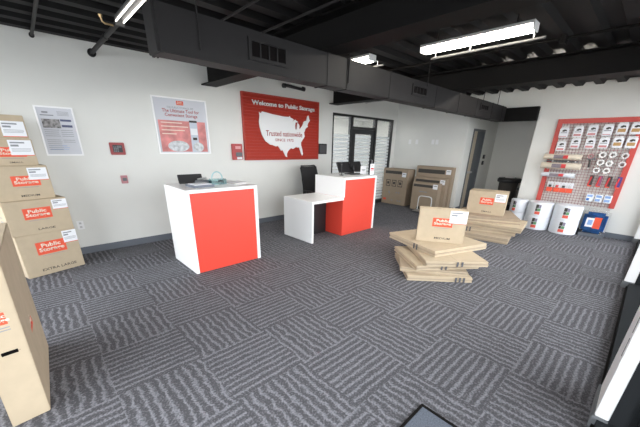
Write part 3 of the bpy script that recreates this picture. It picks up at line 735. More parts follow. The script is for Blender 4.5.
sign_holder(4.98, 4.02, 0.16, 0.15, 'lower white card sign standing beside the monitor on the right desk', ((.55, .62, M_inkg, .7), (.42, .48, M_inkg, .4)))
sign_holder(5.005, 3.82, 0.215, 0.105, 'taller white card sign with red print at the front corner of the right desk', ((.52, .64, M_red2, .7), (.42, .47, M_red2, .7), (.80, .86, M_inkg, .3)))

# office chairs
def office_chair(loc, rz, label):
    t = thing('office_chair', loc, rz, label, 'chair')
    bm = nb(); box(bm, -0.235, 0.235, 0.20, 0.235, 0.58, 1.17, 0.02)
    for v in bm.verts: v.co.y += 0.10 * ((v.co.z - 0.58) / 0.6) ** 2 - 0.35 * v.co.x ** 2; v.co.x *= (1.0 - 0.25 * max(0, (0.75 - v.co.z)))
    bk = obj('backrest', bm, M_mesh, t)
    bm = nb(); tube(bm, [(-0.23, 0.20, 0.60), (-0.245, 0.22, 0.9), (-0.235, 0.29, 1.15), (-0.2, 0.31, 1.185), (0.2, 0.31, 1.185), (0.235, 0.29, 1.15), (0.245, 0.22, 0.9), (0.23, 0.20, 0.60)], 0.016); obj('back_frame', bm, M_plastic, t, True)
    bm = nb(); box(bm, -0.25, 0.25, -0.26, 0.22, 0.44, 0.51, 0.03); obj('seat', bm, M_mesh, t)
    for s in (-1, 1):
        bm = nb(); tube(bm, [(s * 0.2, 0.0, 0.43), (s * 0.29, 0.0, 0.45), (s * 0.30, 0.0, 0.68)], 0.015); box(bm, s * 0.3 - 0.035, s * 0.3 + 0.035, -0.14, 0.12, 0.68, 0.71, 0.01); obj('armrest', bm, M_plastic, t)
    bm = nb(); cyl(bm, (0, 0, 0.10), (0, 0, 0.44), 0.025, seg=14); obj('gas_column', bm, M_plastic, t, True)
    bm = nb(); tube(bm, [(0, 0.1, 0.42), (0, 0.24, 0.45), (0, 0.25, 0.75)], 0.02); obj('back_support', bm, M_plastic, t, True)
    for k in range(5):
        a = k * 2 * PI / 5 + 0.3; c, s = math.cos(a), math.sin(a)
        bm = nb(); tube(bm, [(0.02 * c, 0.02 * s, 0.11), (0.28 * c, 0.28 * s, 0.075)], 0.018); l = obj('leg', bm, M_plastic, t, True)
        bm = nb(); cyl(bm, (0.28 * c - 0.02 * s, 0.28 * s + 0.02 * c, 0.03), (0.28 * c + 0.02 * s, 0.28 * s - 0.02 * c, 0.03), 0.03, seg=14); obj('caster', bm, M_plastic, l, True)
    return t


office_chair((4.50, 4.86, 0), R(4), 'black mesh office chair behind the low white table of the right desk')

# ================================================================== WALL A ITEMS
YW = YA
# document poster
t = thing('framed_notice', (0.425, YW - 0.001, 1.695), 0, 'white framed printed notice on the wall beside the box stack', 'poster')
bm = nb(); w2, h2 = 0.197, 0.298
box(bm, -w2, w2, -0.018, -0.004, h2 - 0.018, h2); box(bm, -w2, w2, -0.018, -0.004, -h2, -h2 + 0.018); box(bm, -w2, -w2 + 0.018, -0.018, -0.004, -h2 + 0.018, h2 - 0.018); box(bm, w2 - 0.018, w2, -0.018, -0.004, -h2 + 0.018, h2 - 0.018)
obj('frame', bm, mat('bright_white_frame', (0.93, 0.93, 0.93), 0.3), t)
bm = nb(); box(bm, -w2 + 0.01, w2 - 0.01, -0.006, 0, -h2 + 0.01, h2 - 0.01); sh = obj('sheet', bm, M_sheet, t)


def pr(bm, x0, x1, z0, z1): box(bm, x0, x1, -0.0072, -0.006, z0, z1)


bm = nb(); pr(bm, -0.152, 0.028, 0.042, 0.147); obj('photo', bm, mat('grey_photo', (0.28, 0.27, 0.27), 0.7, noise=0.8, nscale=30), sh)
bm = nb(); pr(bm, 0.035, 0.15, 0.125, 0.150); pr(bm, 0.038, 0.15, 0.055, 0.083); obj('heading_bar', bm, mat('navy_ink', (0.10, 0.11, 0.20), 0.7), sh)
bm = nb(); pr(bm, -0.13, -0.07, 0.215, 0.235); pr(bm, -0.152, -0.02, 0.185, 0.197)
for k in range(11):
    if k == 4: continue
    z = 0.02 - k * 0.024
    pr(bm, -0.152, -0.01 if k % 3 else 0.0, z - 0.005, z)
    if k < 7: pr(bm, 0.015, 0.14, z - 0.005, z)
for k in range(4): pr(bm, 0.02, 0.14, 0.195 + 0.014 * k, 0.199 + 0.014 * k)
obj('text_line', bm, M_inkg, sh)
bm = nb(); pr(bm, -0.14, 0.04, -0.178, -0.172); pr(bm, -0.14, 0.06, -0.2, -0.196); pr(bm, -0.14, 0.05, -0.22, -0.216); obj('footer_line', bm, M_lblue, sh)

# app poster
t = thing('framed_poster', (2.04, YW - 0.001, 1.838), 0, 'large white framed poster with a red photograph beside the map sign', 'poster')
w2, h2 = 0.428, 0.419
bm = nb(); f = 0.02
box(bm, -w2, w2, -0.022, -0.004, h2 - f, h2); box(bm, -w2, w2, -0.022, -0.004, -h2, -h2 + f); box(bm, -w2, -w2 + f, -0.022, -0.004, -h2 + f, h2 - f); box(bm, w2 - f, w2, -0.022, -0.004, -h2 + f, h2 - f)
obj('frame', bm, mat('bright_white_frame', (0.93, 0.93, 0.93), 0.3), t)
bm = nb(); box(bm, -w2 + 0.01, w2 - 0.01, -0.006, 0, -h2 + 0.01, h2 - 0.01); sh = obj('sheet', bm, M_sheet, t)
bm = nb(); pr(bm, -0.06, 0.05, 0.316, 0.374); lp = obj('logo_panel', bm, M_logo, sh)
text('lettering', 'Public\nStorage', 0.09, 0.042, M_cream, lp, fr(-0.005, -0.0072, 0.345), 0.03, 0.0005, spacing=0.82)
text('small_heading', 'THE PUBLIC STORAGE APP', 0.42, 0.026, M_inkg, sh, fr(-0.005, -0.006, 0.275), 0.0, 0.0008)
text('heading', 'The Ultimate Tool for\nConvenient Storage', 0.585, 0.125, mat('dark_red_ink', (0.42, 0.05, 0.05), 0.6), sh, fr(0.0, -0.006, 0.19), 0.012, 0.0008, spacing=0.9)
bm = nb(); pr(bm, -0.377, 0.377, -0.385, 0.085); ph = obj('photo', bm, M_pink, sh)
bm = nb(); box(bm, 0.107, 0.235, -0.0084, -0.0072, -0.385, 0.10); obj('phone_picture', bm, mat('pale_screen', (0.55, 0.6, 0.68), 0.5), ph)
bm = nb(); box(bm, 0.107, 0.235, -0.0096, -0.0084, 0.07, 0.10); box(bm, 0.14, 0.21, -0.0096, -0.0084, -0.2, -0.16); obj('phone_bar', bm, M_ink, ph)
bm = nb(); box(bm, 0.115, 0.228, -0.0096, -0.0084, -0.12, -0.02); obj('phone_card', bm, M_paper, ph)
for cx, cz, rx, rz in ((-0.11, -0.30, 0.17, 0.085), (0.22, -0.31, 0.09, 0.075)):
    bm = nb(); prism(bm, [(cx + rx * math.cos(a * PI / 12), cz + rz * math.sin(a * PI / 12)) for a in range(24) if cz + rz * math.sin(a * PI / 12) > -0.384], 0.0, 0.0012, M=Matrix.Translation((0, -0.0096, 0)) @ FRONT)
    obj('van_picture', bm, mat('pale_picture', (0.62, 0.64, 0.66), 0.6, noise=0.3, nscale=20), ph)
bm = nb()
for k, l in enumerate((0.33, 0.42, 0.36, 0.22)): box(bm, -0.34, -0.34 + l, -0.0084, -0.0072, 0.045 - 0.055 * k, 0.058 - 0.055 * k)
obj('caption', bm, M_cream, ph)

# alarm keypad, outlet, phone
t = thing('alarm_panel', (1.04, YW - 0.001, 1.49), 0, 'red framed wall alarm panel with a black keypad, between the posters', 'alarm panel')
bm = nb(); box(bm, -0.095, 0.095, -0.02, 0, -0.085, 0.085, 0.006); obj('plate', bm, mat('dull_red_plastic', (0.36, 0.06, 0.06), 0.5), t)
bm = nb(); box(bm, -0.06, 0.06, -0.032, -0.0202, -0.05, 0.052, 0.003); k_ = obj('keypad', bm, M_plastic, t)
bm = nb(); box(bm, -0.005, 0.05, -0.0335, -0.032, 0.012, 0.042); obj('display', bm, M_gplastic, k_)
bm = nb()
for i in range(4):
    for j in range(3): box(bm, -0.05 + 0.022 * j, -0.037 + 0.022 * j, -0.0335, -0.032, -0.042 + 0.02 * i, -0.030 + 0.02 * i)
obj('key', bm, M_inkg, k_)
t = thing('pull_station', (1.045, YW - 0.001, 1.05), 0, 'small pinkish call point on the wall below the alarm panel', 'alarm button')
bm = nb(); box(bm, -0.045, 0.045, -0.02, 0, -0.06, 0.06, 0.005); obj('plate', bm, mat('pale_red_plastic', (0.5, 0.22, 0.24), 0.4), t)
bm = nb(); box(bm, -0.025, 0.03, -0.034, -0.0202, -0.02, 0.025, 0.004); obj('button', bm, M_gplastic, t)
t = thing('power_outlet', (0.37, YW - 0.001, 0.436), 0, 'white double power outlet low on the wall right of the box stack', 'outlet')
bm = nb(); box(bm, -0.04, 0.04, -0.007, 0, -0.062, 0.062, 0.003); obj('plate', bm, M_white, t)
for s in (-1, 1):
    bm = nb(); box(bm, -0.017, 0.017, -0.0095, -0.0072, s * 0.028 - 0.018, s * 0.028 + 0.018, 0.002); so = obj('socket', bm, M_silver, t)
    bm = nb(); box(bm, -0.008, -0.004, -0.0103, -0.0095, s * 0.028 - 0.006, s * 0.028 + 0.008); box(bm, 0.004, 0.008, -0.0103, -0.0095, s * 0.028 - 0.006, s * 0.028 + 0.008); obj('slot', bm, M_slot, so)
t = thing('wall_phone_box', (2.985, YW - 0.001, 1.455), 0, 'small red wall station with a dark handset, left of the map sign', 'phone')
bm = nb(); box(bm, -0.11, 0.10, -0.05, 0, -0.145, 0.14, 0.008); obj('case', bm, mat('faded_red_plastic', (0.45, 0.07, 0.07), 0.5), t)
bm = nb(); box(bm, -0.05, 0.08, -0.065, -0.0502, -0.085, -0.01, 0.004); obj('handset', bm, M_gplastic, t)
bm = nb(); box(bm, -0.05, 0.06, -0.052, -0.0502, 0.05, 0.10); obj('notice', bm, mat('pink_paper', (0.7, 0.35, 0.35), 0.6), t)
bm = nb(); box(bm, -0.03, 0.075, -0.06, -0.0502, -0.135, -0.095); obj('label_card', bm, M_paper, t)
t = thing('wall_monitor', (5.225, YW - 0.001, 1.525), 0, 'small dark framed panel on the wall between map sign and office glazing', 'panel')
bm = nb(); box(bm, -0.13, 0.13, -0.03, 0, -0.115, 0.115, 0.006); obj('frame', bm, M_plastic, t)
bm = nb(); box(bm, -0.10, 0.10, -0.032, -0.0302, -0.085, 0.085); obj('screen', bm, mat('dark_screen', (0.07, 0.07, 0.075), 0.3), t)
for (ox, k) in ((0, 0), (1, 1), (2, 2), (3, 3)):
    yy = (5.0, 4.78, 4.295, 4.18)[k]
    lab = ('white blank wall plate nearest the office glazing on the right wall', 'white switch plate, second from the office glazing on the right wall', 'white switch plate, third from the office glazing on the right wall', 'white switch plate nearest the hallway on the right wall')[k]
    t = thing('wall_plate', (RX - 0.001, yy, 1.755), -PI / 2, lab, 'switch', 'switch plates above the cartons')
    bm = nb(); box(bm, -0.04, 0.04, -0.007, 0, -0.06, 0.06, 0.003); obj('plate', bm, M_white, t)
    bm = nb(); box(bm, -0.012, 0.012, -0.012, -0.0072, -0.02, 0.02, 0.002); obj('toggle', bm, M_white, t)
for z, lab in ((1.40, 'upper black wall device beside the hallway door'), (1.235, 'lower black wall device beside the hallway door')):
    t = thing('card_reader', (9.62, HY1 - 0.001, z), 0, lab, 'card reader')
    bm = nb(); box(bm, -0.05, 0.05, -0.03, 0, -0.05, 0.055, 0.005); obj('case', bm, M_plastic, t)
    bm = nb(); box(bm, -0.03, 0.03, -0.032, -0.0302, -0.02, 0.035); obj('face', bm, M_gplastic, t)

# map sign
SX0, SX1, SZ0, SZ1 = 3.155, 5.045, 1.313, 2.472
t = thing('map_sign', ((SX0 + SX1) / 2, YW - 0.001, (SZ0 + SZ1) / 2), 0, 'big red ribbed welcome sign with a white country map on the wall', 'sign')
hw, hh = (SX1 - SX0) / 2, (SZ1 - SZ0) / 2
bm = nb(); box(bm, -hw, hw, -0.03, 0, -hh, hh, 0.002); n = 20
for k in range(n):
    z0 = -hh + 0.012 + k * (2 * hh - 0.024) / n; s = (2 * hh - 0.024) / n
    # louvre-like slat: slanted
    vs = [(-hw + 0.01, -0.030, z0), (hw - 0.01, -0.030, z0), (hw - 0.01, -0.050, z0 + 0.003), (-hw + 0.01, -0.050, z0 + 0.003), (-hw + 0.01, -0.030, z0 + s - 0.006), (hw - 0.01, -0.030, z0 + s - 0.006)]
    v = [bm.verts.new(p) for p in vs]
    bm.faces.new((v[0], v[1], v[2], v[3])); bm.faces.new((v[3], v[2], v[5], v[4])); bm.faces.new((v[0], v[3], v[4])); bm.faces.new((v[1], v[5], v[2]))
obj('ribbed_panel', bm, M_red, t)
bm = nb(); e = 0.014
box(bm, -hw - e, hw + e, -0.05, 0, hh, hh + e); box(bm, -hw - e, hw + e, -0.05, 0, -hh - e, -hh); box(bm, -hw - e, -hw, -0.05, 0, -hh, hh); box(bm, hw, hw + e, -0.05, 0, -hh, hh)
obj('frame', bm, M_red, t)
usa = [(7, 60), (25, 58), (45, 56.5), (57, 56.5), (58, 57.8), (59.5, 56), (63, 55), (66.5, 53.5), (62.5, 51), (66, 52), (69.5, 54), (71.5, 52.5), (76, 51), (69.5, 50.2), (68.6, 46), (69.5, 41.5), (72.2, 41.5), (72.8, 46), (74, 50.2), (76.5, 48.5), (78.2, 46), (77, 43), (79.5, 42.8), (84, 46.6), (85.5, 49), (87, 52), (90, 53.5), (93.2, 54), (95, 60), (97.5, 61), (99, 56), (100.5, 54.5), (96.5, 50.8), (95, 47.5), (96.5, 46), (92.5, 44.5), (90, 42.2), (89.5, 40), (87.7, 38.5), (88.2, 35.5), (89.2, 33), (87, 30.2), (84, 27.5), (81, 24.5), (81, 21), (83.7, 15), (85.2, 9), (84, 6.5), (81.5, 9.2), (79, 14.5), (77, 18), (73, 17.5), (70.5, 18.7), (68, 17), (64, 15.5), (60, 16.7), (56, 14.5), (53, 12), (51, 8.5), (51.5, 4.5), (48.5, 5.7), (45, 11), (42.5, 14.5), (40, 13), (38, 15.2), (34, 19.3), (30, 18.5), (24, 20.2), (19, 20.7), (15, 23), (11, 24.7), (8, 28.7), (5, 33), (3, 38), (1.5, 43), (1, 48), (2.5, 55), (2, 59), (5, 57.5)]
mx0, mx1, mz0, mz1 = 3.47 - 4.1, 4.77 - 4.1, 1.352 - 1.8925, 2.20 - 1.8925
pts = [(mx0 + (x - 1) / 99.5 * (mx1 - mx0), mz0 + (z - 4.5) / 56.5 * (mz1 - mz0)) for x, z in usa]
bm = nb(); prism(bm, pts, 0, 0.02, M=Matrix.Translation((0, -0.052, 0)) @ FRONT); obj('country_map', bm, M_sign, t)
text('welcome_lettering', 'Welcome to Public Storage', 1.575, 0.105, M_sign, t, fr(0.03, -0.047, 0.425), 0.022, 0.012)
text('map_lettering', 'Trusted nationwide', 0.93, 0.10, M_brick, t, fr(-0.02, -0.072, -0.085), 0.004, 0.003)
text('map_lettering', 'SINCE 1972', 0.47, 0.052, M_brick, t, fr(-0.03, -0.072, -0.205), 0.0, 0.003)

# ================================================================== PEGBOARD DISPLAY (faces -X)
PX = RX - 0.001
t = thing('display_grid', (PX, 0.955, 1.385), -PI / 2, 'large red framed wire grid display panel hung with packing supplies', 'display rack')
# local x = -world y ; span world y 0.302..1.609, z 0.57..2.20
L0, L1, Z0, Z1 = 0.955 - 1.609, 0.955 - 0.302, 0.57 - 1.385, 2.205 - 1.385
bm = nb(); f = 0.085
box(bm, L0, L1, -0.04, 0, Z1 - f, Z1, 0.003); box(bm, L0, L0 + f, -0.04, 0, Z0, Z1 - f, 0.003); box(bm, L1 - f, L1, -0.04, 0, Z0, Z1 - f, 0.003)
o = obj('frame', bm, mat('coral_red_frame', (0.55, 0.07, 0.055), 0.5), t)
bm = nb(); x = L0 + f + 0.03
while x < L1 - f: box(bm, x, x + 0.007, -0.03, -0.023, Z0, Z1 - f); x += 0.052
z = Z0 + 0.02
while z < Z1 - f: box(bm, L0 + f, L1 - f, -0.037, -0.0302, z, z + 0.007); z += 0.052
obj('wire_grid', bm, mat('red_brown_wire', (0.30, 0.13, 0.13), 0.5), t)
FX = PX - 0.043      # front of wires


def hook(bm, x, z, l=0.06): tube(bm, [(x, 0.004, z), (x, -l, z), (x, -l - 0.012, z + 0.012)], 0.0035, 6)


def packet(y, z, w_, h_, label, kind):
    t = thing('hanging_packet', (FX, y, z), -PI / 2, label, 'packet', 'packets hanging on the display grid')
    dm = 0.022
    bm = nb(); box(bm, -w_ / 2, w_ / 2, -dm - 0.008, -0.008, -h_ / 2, h_ / 2, 0.008); obj('pouch', bm, M_paper, t)
    bm = nb(); box(bm, -w_ * .42, w_ * .42, -0.014, -0.004, h_ / 2, h_ / 2 + 0.028); obj('header_card', bm, M_silver, t)
    bm = nb(); y0 = -dm - 0.0092
    prism(bm, [(-w_ * .22, h_ * .16), (-w_ * .2, h_ * .28), (0, h_ * .38), (w_ * .24, h_ * .33), (w_ * .3, h_ * .16), (w_ * .12, h_ * .2), (0, h_ * .12)], 0, 0.001, M=Matrix.Translation((0, y0 + 0.0012, 0)) @ FRONT); obj('picture', bm, M_ink, t)
    if kind == 'tan':
        bm = nb(); box(bm, -w_ * .36, w_ * .36, y0, y0 + 0.001, -h_ * .28, h_ * .05); obj('print_block', bm, M_tan, t)
    else:
        bm = nb(); box(bm, -w_ * .34, w_ * .34, y0, y0 + 0.001, -h_ * .02, h_ * .06); obj('print_line', bm, M_inkg, t)
        bm = nb(); box(bm, -w_ * .38, w_ * .38, y0, y0 + 0.001, -h_ * .4, -h_ * (.2 if kind == 'red' else .33)); obj('print_block', bm, mat('faded_red_print', (0.6, 0.25, 0.25), 0.6), t)
    bm = nb(); hook(bm, 0, h_ / 2 + 0.018, 0.05); obj('hook', bm, M_metal, t)


row1 = [(1.451, 1.945), (1.225, 1.958), (1.01, 1.973), (0.79, 1.975), (0.595, 2.0), (0.41, 2.0)]
row2 = [(1.434, 1.69), (1.215, 1.745), (0.985, 1.745), (0.785, 1.755), (0.59, 1.765), (0.405, 1.765)]
ordn = ('first', 'second', 'third', 'fourth', 'fifth', 'sixth')
for i, (y, z) in enumerate(row1):
    packet(y, z, 0.15, 0.175, '%s packet from the left in the grid top row, %s' % (ordn[i], 'tan print' if i > 3 else 'white with dark picture'), 'tan' if i > 3 else ('red' if i in (1, 2) else 'plain'))
for i, (y, z) in enumerate(row2):
    packet(y, z, 0.15, 0.175, '%s packet from the left in the second grid row, %s' % (ordn[i], 'tan print' if i > 3 else 'white and red'), 'tan' if i > 3 else 'red')
# rolls on the grid
def long_roll(y0, y1, z, r, m, label, lab2=True):
    yc = (y0 + y1) / 2; l = abs(y0 - y1) / 2
    t = thing('paper_roll', (FX - r - 0.02, yc, z), -PI / 2, label, 'roll', 'long rolls on the display grid')
    bm = nb(); lathe(bm, [(0.02, -l), (r * .97, -l), (r, -l + 0.006), (r, l - 0.006), (r * .97, l), (0.02, l), (0.02, -l)], 28, M=Matrix.Rotation(PI / 2, 4, 'Y')); obj('roll', bm, m, t, True)
    if lab2:
        bm = nb(); a0, a1 = -0.65, 0.65
        pr2 = []
        for k in range(9):
            a = a0 + (a1 - a0) * k / 8; pr2.append((math.sin(a), math.cos(a)))
        for xa, xb, mm, nm in ((-0.14, 0.02, mat('dark_grey_label', (0.2, 0.17, 0.2), 0.6), 'label_band'), (0.02, 0.10, M_red2, 'red_band')):
            bm = nb(); q = [[bm.verts.new((xx, -c * (r + 0.001), s * (r + 0.001))) for s, c in pr2] for xx in (xa, xb)]
            for k in range(8): bm.faces.new((q[0][k], q[1][k], q[1][k + 1], q[0][k + 1]))
            obj(nm, bm, mm, t)
    bm = nb()
    for xx in (-l * .6, l * .6): tube(bm, [(xx, r + 0.02, -r - 0.012), (xx, -r * .4, -r - 0.012), (xx, -r - 0.01, -r * .5)], 0.005, 6)
    obj('bracket', bm, M_metal, t)
    return t


M_rollc = mat('cream_paper_roll', (0.66, 0.58, 0.47), 0.7)
long_roll(1.66, 1.03, 1.49, 0.055, M_rollc, 'cream paper roll lying on the display grid, uppermost of the three rolls')
long_roll(1.67, 1.00, 1.315, 0.062, M_rollc, 'cream paper roll, middle of the three rolls on the display grid')
long_roll(1.62, 1.05, 1.135, 0.045, mat('white_film_roll', (0.72, 0.75, 0.8), 0.4), 'thinner white film roll, lowest of the three rolls on the grid')
t = thing('hook_rail', (FX - 0.01, 1.33, 1.405), -PI / 2, 'dark hook rail with white tips between the two cream rolls', 'rail')
bm = nb(); box(bm, -0.28, 0.25, -0.012, 0.0, -0.014, 0.014); obj('rail', bm, M_gplastic, t)
for xx in (-0.16, 0.10, 0.22):
    bm = nb(); cyl(bm, (xx, -0.012, 0), (xx, -0.10, 0), 0.009, seg=10); obj('peg', bm, M_white, t)
# tape guns
t = thing('tape_gun', (FX - 0.01, 0.885, 1.43), -PI / 2, 'dark tape gun hanging beside the cream rolls on the grid', 'tape gun')
bm = nb(); tube(bm, [(0.0, -0.03, -0.12), (-0.01, -0.03, 0.0), (-0.03, -0.03, 0.04)], 0.018, 10); obj('grip', bm, M_ink, t, True)
bm = nb(); box(bm, -0.07, 0.07, -0.055, -0.012, 0.03, 0.055, 0.006); obj('frame', bm, M_gplastic, t)
bm = nb(); lathe(bm, [(0.025, -0.02), (0.045, -0.02), (0.045, 0.02), (0.025, 0.02), (0.025, -0.02)], 24, M=Matrix.Translation((-0.02, -0.034, 0.09)) @ Matrix.Rotation(PI / 2, 4, 'X')); obj('tape', bm, mat('dull_pink_plastic', (0.4, 0.2, 0.2), 0.5), t, True)


def tape_roll(y, z, label, m):
    t = thing('tape_roll', (FX - 0.032, y, z), -PI / 2, label, 'tape roll', 'tape rolls on the display grid')
    bm = nb(); lathe(bm, [(0.030, -0.024), (0.054, -0.024), (0.054, 0.024), (0.030, 0.024), (0.030, -0.024)], 28, M=Matrix.Rotation(PI / 2, 4, 'X')); obj('roll', bm, m, t, True)
    bm = nb(); cyl(bm, (0, 0.03, 0.024), (0, -0.045, 0.024), 0.004, seg=8); obj('hook', bm, M_metal, t)


M_tapew = mat('white_tape', (0.8, 0.8, 0.78), 0.4); M_taped = mat('clear_tape', (0.66, 0.62, 0.62), 0.3)
for y, z, lab, mm in ((0.735, 1.552, 'white tape roll, top left of the tape rolls on the grid', M_tapew), (0.592, 1.556, 'white tape roll, top middle of the tape rolls on the grid', M_tapew), (0.42, 1.545, 'pale tape roll near the right frame, uppermost of its column', M_taped),
                      (0.73, 1.411, 'white tape roll, middle row left on the grid', M_tapew), (0.601, 1.40, 'white tape roll, middle row centre on the grid', M_tapew), (0.417, 1.389, 'pale tape roll near the right frame, lower of its column', M_taped),
                      (0.748, 1.266, 'white tape roll, bottom row left on the grid', M_tapew), (0.604, 1.267, 'white tape roll, bottom row right on the grid', M_tapew)):
    tape_roll(y, z, lab, mm)
blades = (('left', M_plastic), ('second', mat('plum_plastic', (0.25, 0.08, 0.16), 0.5)), ('third', M_plastic), ('right', mat('navy_plastic', (0.06, 0.05, 0.25), 0.5)))
for k, y in enumerate((0.785, 0.655, 0.515, 0.375)):
    t = thing('box_cutter', (FX, y, 1.06), -PI / 2, ('leftmost red box cutter in its row on the display grid', 'second red box cutter from the left on the display grid', 'third red box cutter from the left on the display grid', 'rightmost red box cutter, beside the grid frame')[k], 'box cutter', 'box cutters on the display grid')
    bm = nb(); box(bm, -0.034, 0.034, -0.006, -0.002, -0.105, 0.105, 0.001); obj('backing_card', bm, blades[k][1], t)
    bm = nb(); box(bm, -0.014, 0.014, -0.024, -0.0065, -0.085, 0.085, 0.006, M=Matrix.Translation((-0.016, 0, 0)) @ Matrix.Rotation(R(7), 4, 'Y')); obj('handle', bm, M_red2, t)
    bm = nb(); box(bm, -0.03, 0.034, -0.009, -0.0062, -0.105, -0.085); obj('card_foot', bm, M_logo, t)
for k, (y, mm, lab) in enumerate(((1.42, M_ink, 'dark padlock on a red card, leftmost in the padlock row'), (1.295, M_red2, 'reddish padlock on a red card, second in the padlock row'), (1.185, M_ink, 'dark padlock on a red card, third in the padlock row'), (1.075, M_metal, 'silver padlock on a red card, rightmost in the padlock row'))):
    t = thing('padlock', (FX, y, 0.875), -PI / 2, lab, 'padlock', 'padlocks on the display grid')
    bm = nb(); box(bm, -0.052, 0.052, -0.006, -0.002, 0.0, 0.11, 0.001); obj('backing_card', bm, M_paper, t)
    bm = nb(); box(bm, -0.052, 0.052, -0.0068, -0.002, -0.09, -0.001, 0.001); obj('red_card', bm, M_logo, t)
    bm = nb(); box(bm, -0.026, 0.026, -0.026, -0.007, 0.005, 0.052, 0.004); obj('body', bm, mm, t)
    bm = nb(); tube(bm, [(0.018 * math.cos(a * PI / 8), -0.016, 0.06 + 0.022 * math.sin(a * PI / 8)) for a in range(9)], 0.004, 6); obj('shackle', bm, M_metal, t, True)
for k, (y, lab) in enumerate(((0.712, 'blue and white packet, leftmost low on the display grid'), (0.575, 'blue and white packet, middle one low on the display grid'), (0.44, 'blue and white packet, right one low on the display grid'))):
    t = thing('moving_cover_packet', (FX, y, 0.75), -PI / 2, lab, 'packet', 'blue packets on the display grid')
    bm = nb(); box(bm, -0.06, 0.06, -0.026, -0.004, -0.085, 0.065, 0.008); obj('pouch', bm, M_paper, t)
    bm = nb(); box(bm, -0.045, 0.04, -0.0275, -0.0262, 0.005, 0.05); obj('print_block', bm, M_lblue, t)
    bm = nb(); box(bm, -0.045, (0.0, 0.03, 0.04)[k], -0.0275, -0.0262, -0.065, -0.02); obj('print_block', bm, M_blue if k == 0 else M_lblue, t)

# bubble wrap rolls on the floor
def wrap_roll(x, y, z, r, h, label, ang):
    t = thing('bubble_wrap_roll', (x, y, z), ang, label, 'roll', 'bubble wrap rolls below the display grid')
    bm = nb(); lathe(bm, [(0.05, 0.0), (r * .97, 0.0), (r, 0.008), (r * 1.005, h * .5), (r, h - 0.008), (r * .97, h), (0.05, h), (0.05, 0.0)], 40); obj('roll', bm, M_wrap, t, True)
    # label: curved patches facing -X-ish
    def patch(nm, a0, a1, z0, z1, mm):
        bm = nb(); n = 6; q = []
        for zz in (z0, z1): q.append([bm.verts.new(((r + 0.003) * math.cos(a0 + (a1 - a0) * k / n), (r + 0.003) * math.sin(a0 + (a1 - a0) * k / n), zz)) for k in range(n + 1)])
        for k in range(n): bm.faces.new((q[0][k], q[0][k + 1], q[1][k + 1], q[1][k]))
        obj(nm, bm, mm, t)
    A = PI; hw = 0.20
    patch('label_dark_block', A - hw, A + 0.02, h * .62, h * .88, M_ink); patch('label_grey_block', A + 0.03, A + hw, h * .62, h * .86, mat('purple_grey_print', (0.25, 0.22, 0.3), 0.6))
    patch('label_green_block', A - 0.02, A + hw, h * .40, h * .60, M_green); patch('label_black_block', A - hw, A - 0.03, h * .40, h * .60, M_ink)
    patch('label_red_block', A - hw, A + hw, h * .16, h * .37, mat('orange_red_print', (0.78, 0.12, 0.08), 0.6))


for (x, y, r, n1, n2) in ((7.94, 1.44, 0.232, 'left', ''), (7.955, 0.955, 0.235, 'right', '')):
    wrap_roll(x, y, 0, r, 0.286, 'white bubble wrap roll on the floor, lower of the %s stack below the grid' % ('middle' if n1 == 'left' else 'right'), 0.04)
    wrap_roll(x, y, 0.288, r, 0.286, 'white bubble wrap roll, upper of the %s stack below the grid' % ('middle' if n1 == 'left' else 'right'), 0.06)
wrap_roll(7.95, 1.85, 0, 0.165, 0.286, 'white bubble wrap roll on the floor, lower of the leftmost stack near the hallway', -0.3)
wrap_roll(7.95, 1.85, 0.288, 0.165, 0.286, 'white bubble wrap roll, upper of the leftmost stack near the hallway', -0.3)
# blue blanket pack
t = thing('packing_blanket', (8.07, 0.495, 0.08), -PI / 2, 'blue folded moving blanket in a clear bag under the display grid', 'blanket')
bm = nb(); box(bm, -0.19, 0.17, -0.10, 0.08, 0.0, 0.40, 0.05); obj('blanket', bm, M_blue, t, True)
bm = nb(); box(bm, -0.205, 0.20, -0.115, 0.092, -0.01, 0.47, 0.05); obj('clear_bag', bm, M_clear, t, True)
bm = nb(); box(bm, -0.01, 0.10, -0.118, -0.1155, 0.10, 0.32); obj('orange_label', bm, M_logo, t)
bm = nb(); box(bm, -0.13, -0.011, -0.118, -0.1155, 0.12, 0.30); obj('white_label', bm, M_paper, t)
bm = nb(); box(bm, -0.10, -0.03, -0.1195, -0.1182, 0.16, 0.26); obj('label_picture', bm, M_lblue, t)
t = thing('low_shelf', (8.10, 0.495, 0), -PI / 2, 'short grey plinth holding the bagged blue blanket off the floor', 'plinth')
bm = nb(); box(bm, -0.19, 0.20, -0.13, 0.10, 0.0, 0.068, 0.004); obj('plinth', bm, M_base, t)

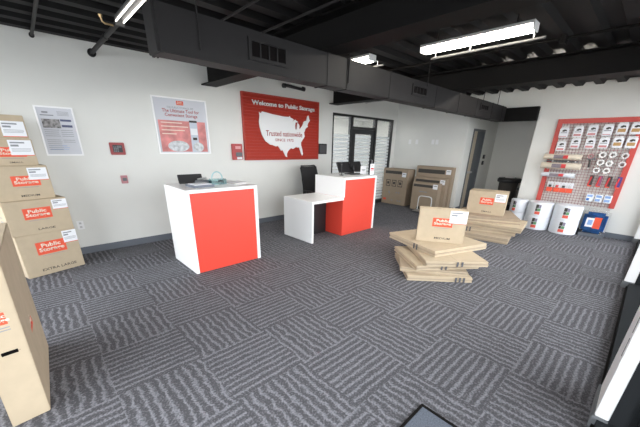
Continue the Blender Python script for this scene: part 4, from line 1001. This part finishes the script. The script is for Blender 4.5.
# hallway bins
t = thing('trash_bin', (9.55, 2.60, 0), 0, 'tall dark bin with a round lid at the end of the hallway', 'bin')
bm = nb(); lathe(bm, [(0.0, 0), (0.19, 0), (0.21, 0.02), (0.23, 0.78), (0.0, 0.78)], 32); obj('body', bm, M_ink, t, True)
bm = nb(); lathe(bm, [(0.0, 0.78), (0.27, 0.78), (0.285, 0.80), (0.285, 0.86), (0.26, 0.89), (0.16, 0.90), (0.14, 0.87), (0.0, 0.87)], 32); obj('lid', bm, M_plastic, t, True)
bm = nb(); box(bm, -0.08, 0.08, -0.1, 0.1, 0.871, 0.91, 0.008); obj('liner', bm, M_silver, t)
t = thing('trash_bin', (9.45, 2.16, 0), 0, 'smaller dark square bin between the round bin and the display wall', 'bin')
bm = nb(); box(bm, -0.16, 0.16, -0.16, 0.16, 0, 0.62, 0.015); obj('body', bm, M_ink, t)
bm = nb(); box(bm, -0.17, 0.17, -0.17, 0.17, 0.622, 0.68, 0.02); obj('lid', bm, M_plastic, t)
t = thing('trash_bin', (8.75, 2.35, 0), 0, 'low black basket on the hallway floor behind the left bubble wrap', 'bin')
bm = nb(); lathe(bm, [(0.0, 0), (0.13, 0), (0.16, 0.32), (0.15, 0.32), (0.125, 0.02), (0, 0.02)], 28); obj('body', bm, M_plastic, t, True)
bm = nb(); lathe(bm, [(0.15, 0.322), (0.172, 0.322), (0.172, 0.345), (0.15, 0.345), (0.15, 0.322)], 28); obj('rim', bm, M_gplastic, t, True)

# entry mat
t = thing('entry_mat', (0.6, 0.2, 0.0), 0, 'slate grey entry mat with a dark edge in the bottom foreground', 'mat')
bm = nb(); box(bm, 0.05, 1.535, -0.14, 0.595, 0.0005, 0.008, 0.001); obj('pile', bm, M_mat, t, world=True)
bm = nb()
box(bm, 0.035, 1.553, 0.595, 0.612, 0.0, 0.012); box(bm, 1.535, 1.553, -0.155, 0.595, 0.0, 0.012); box(bm, 0.035, 0.05, -0.155, 0.595, 0.0, 0.012); box(bm, 0.05, 1.535, -0.155, -0.14, 0.0, 0.012)
obj('edge_strip', bm, M_black, t, world=True)
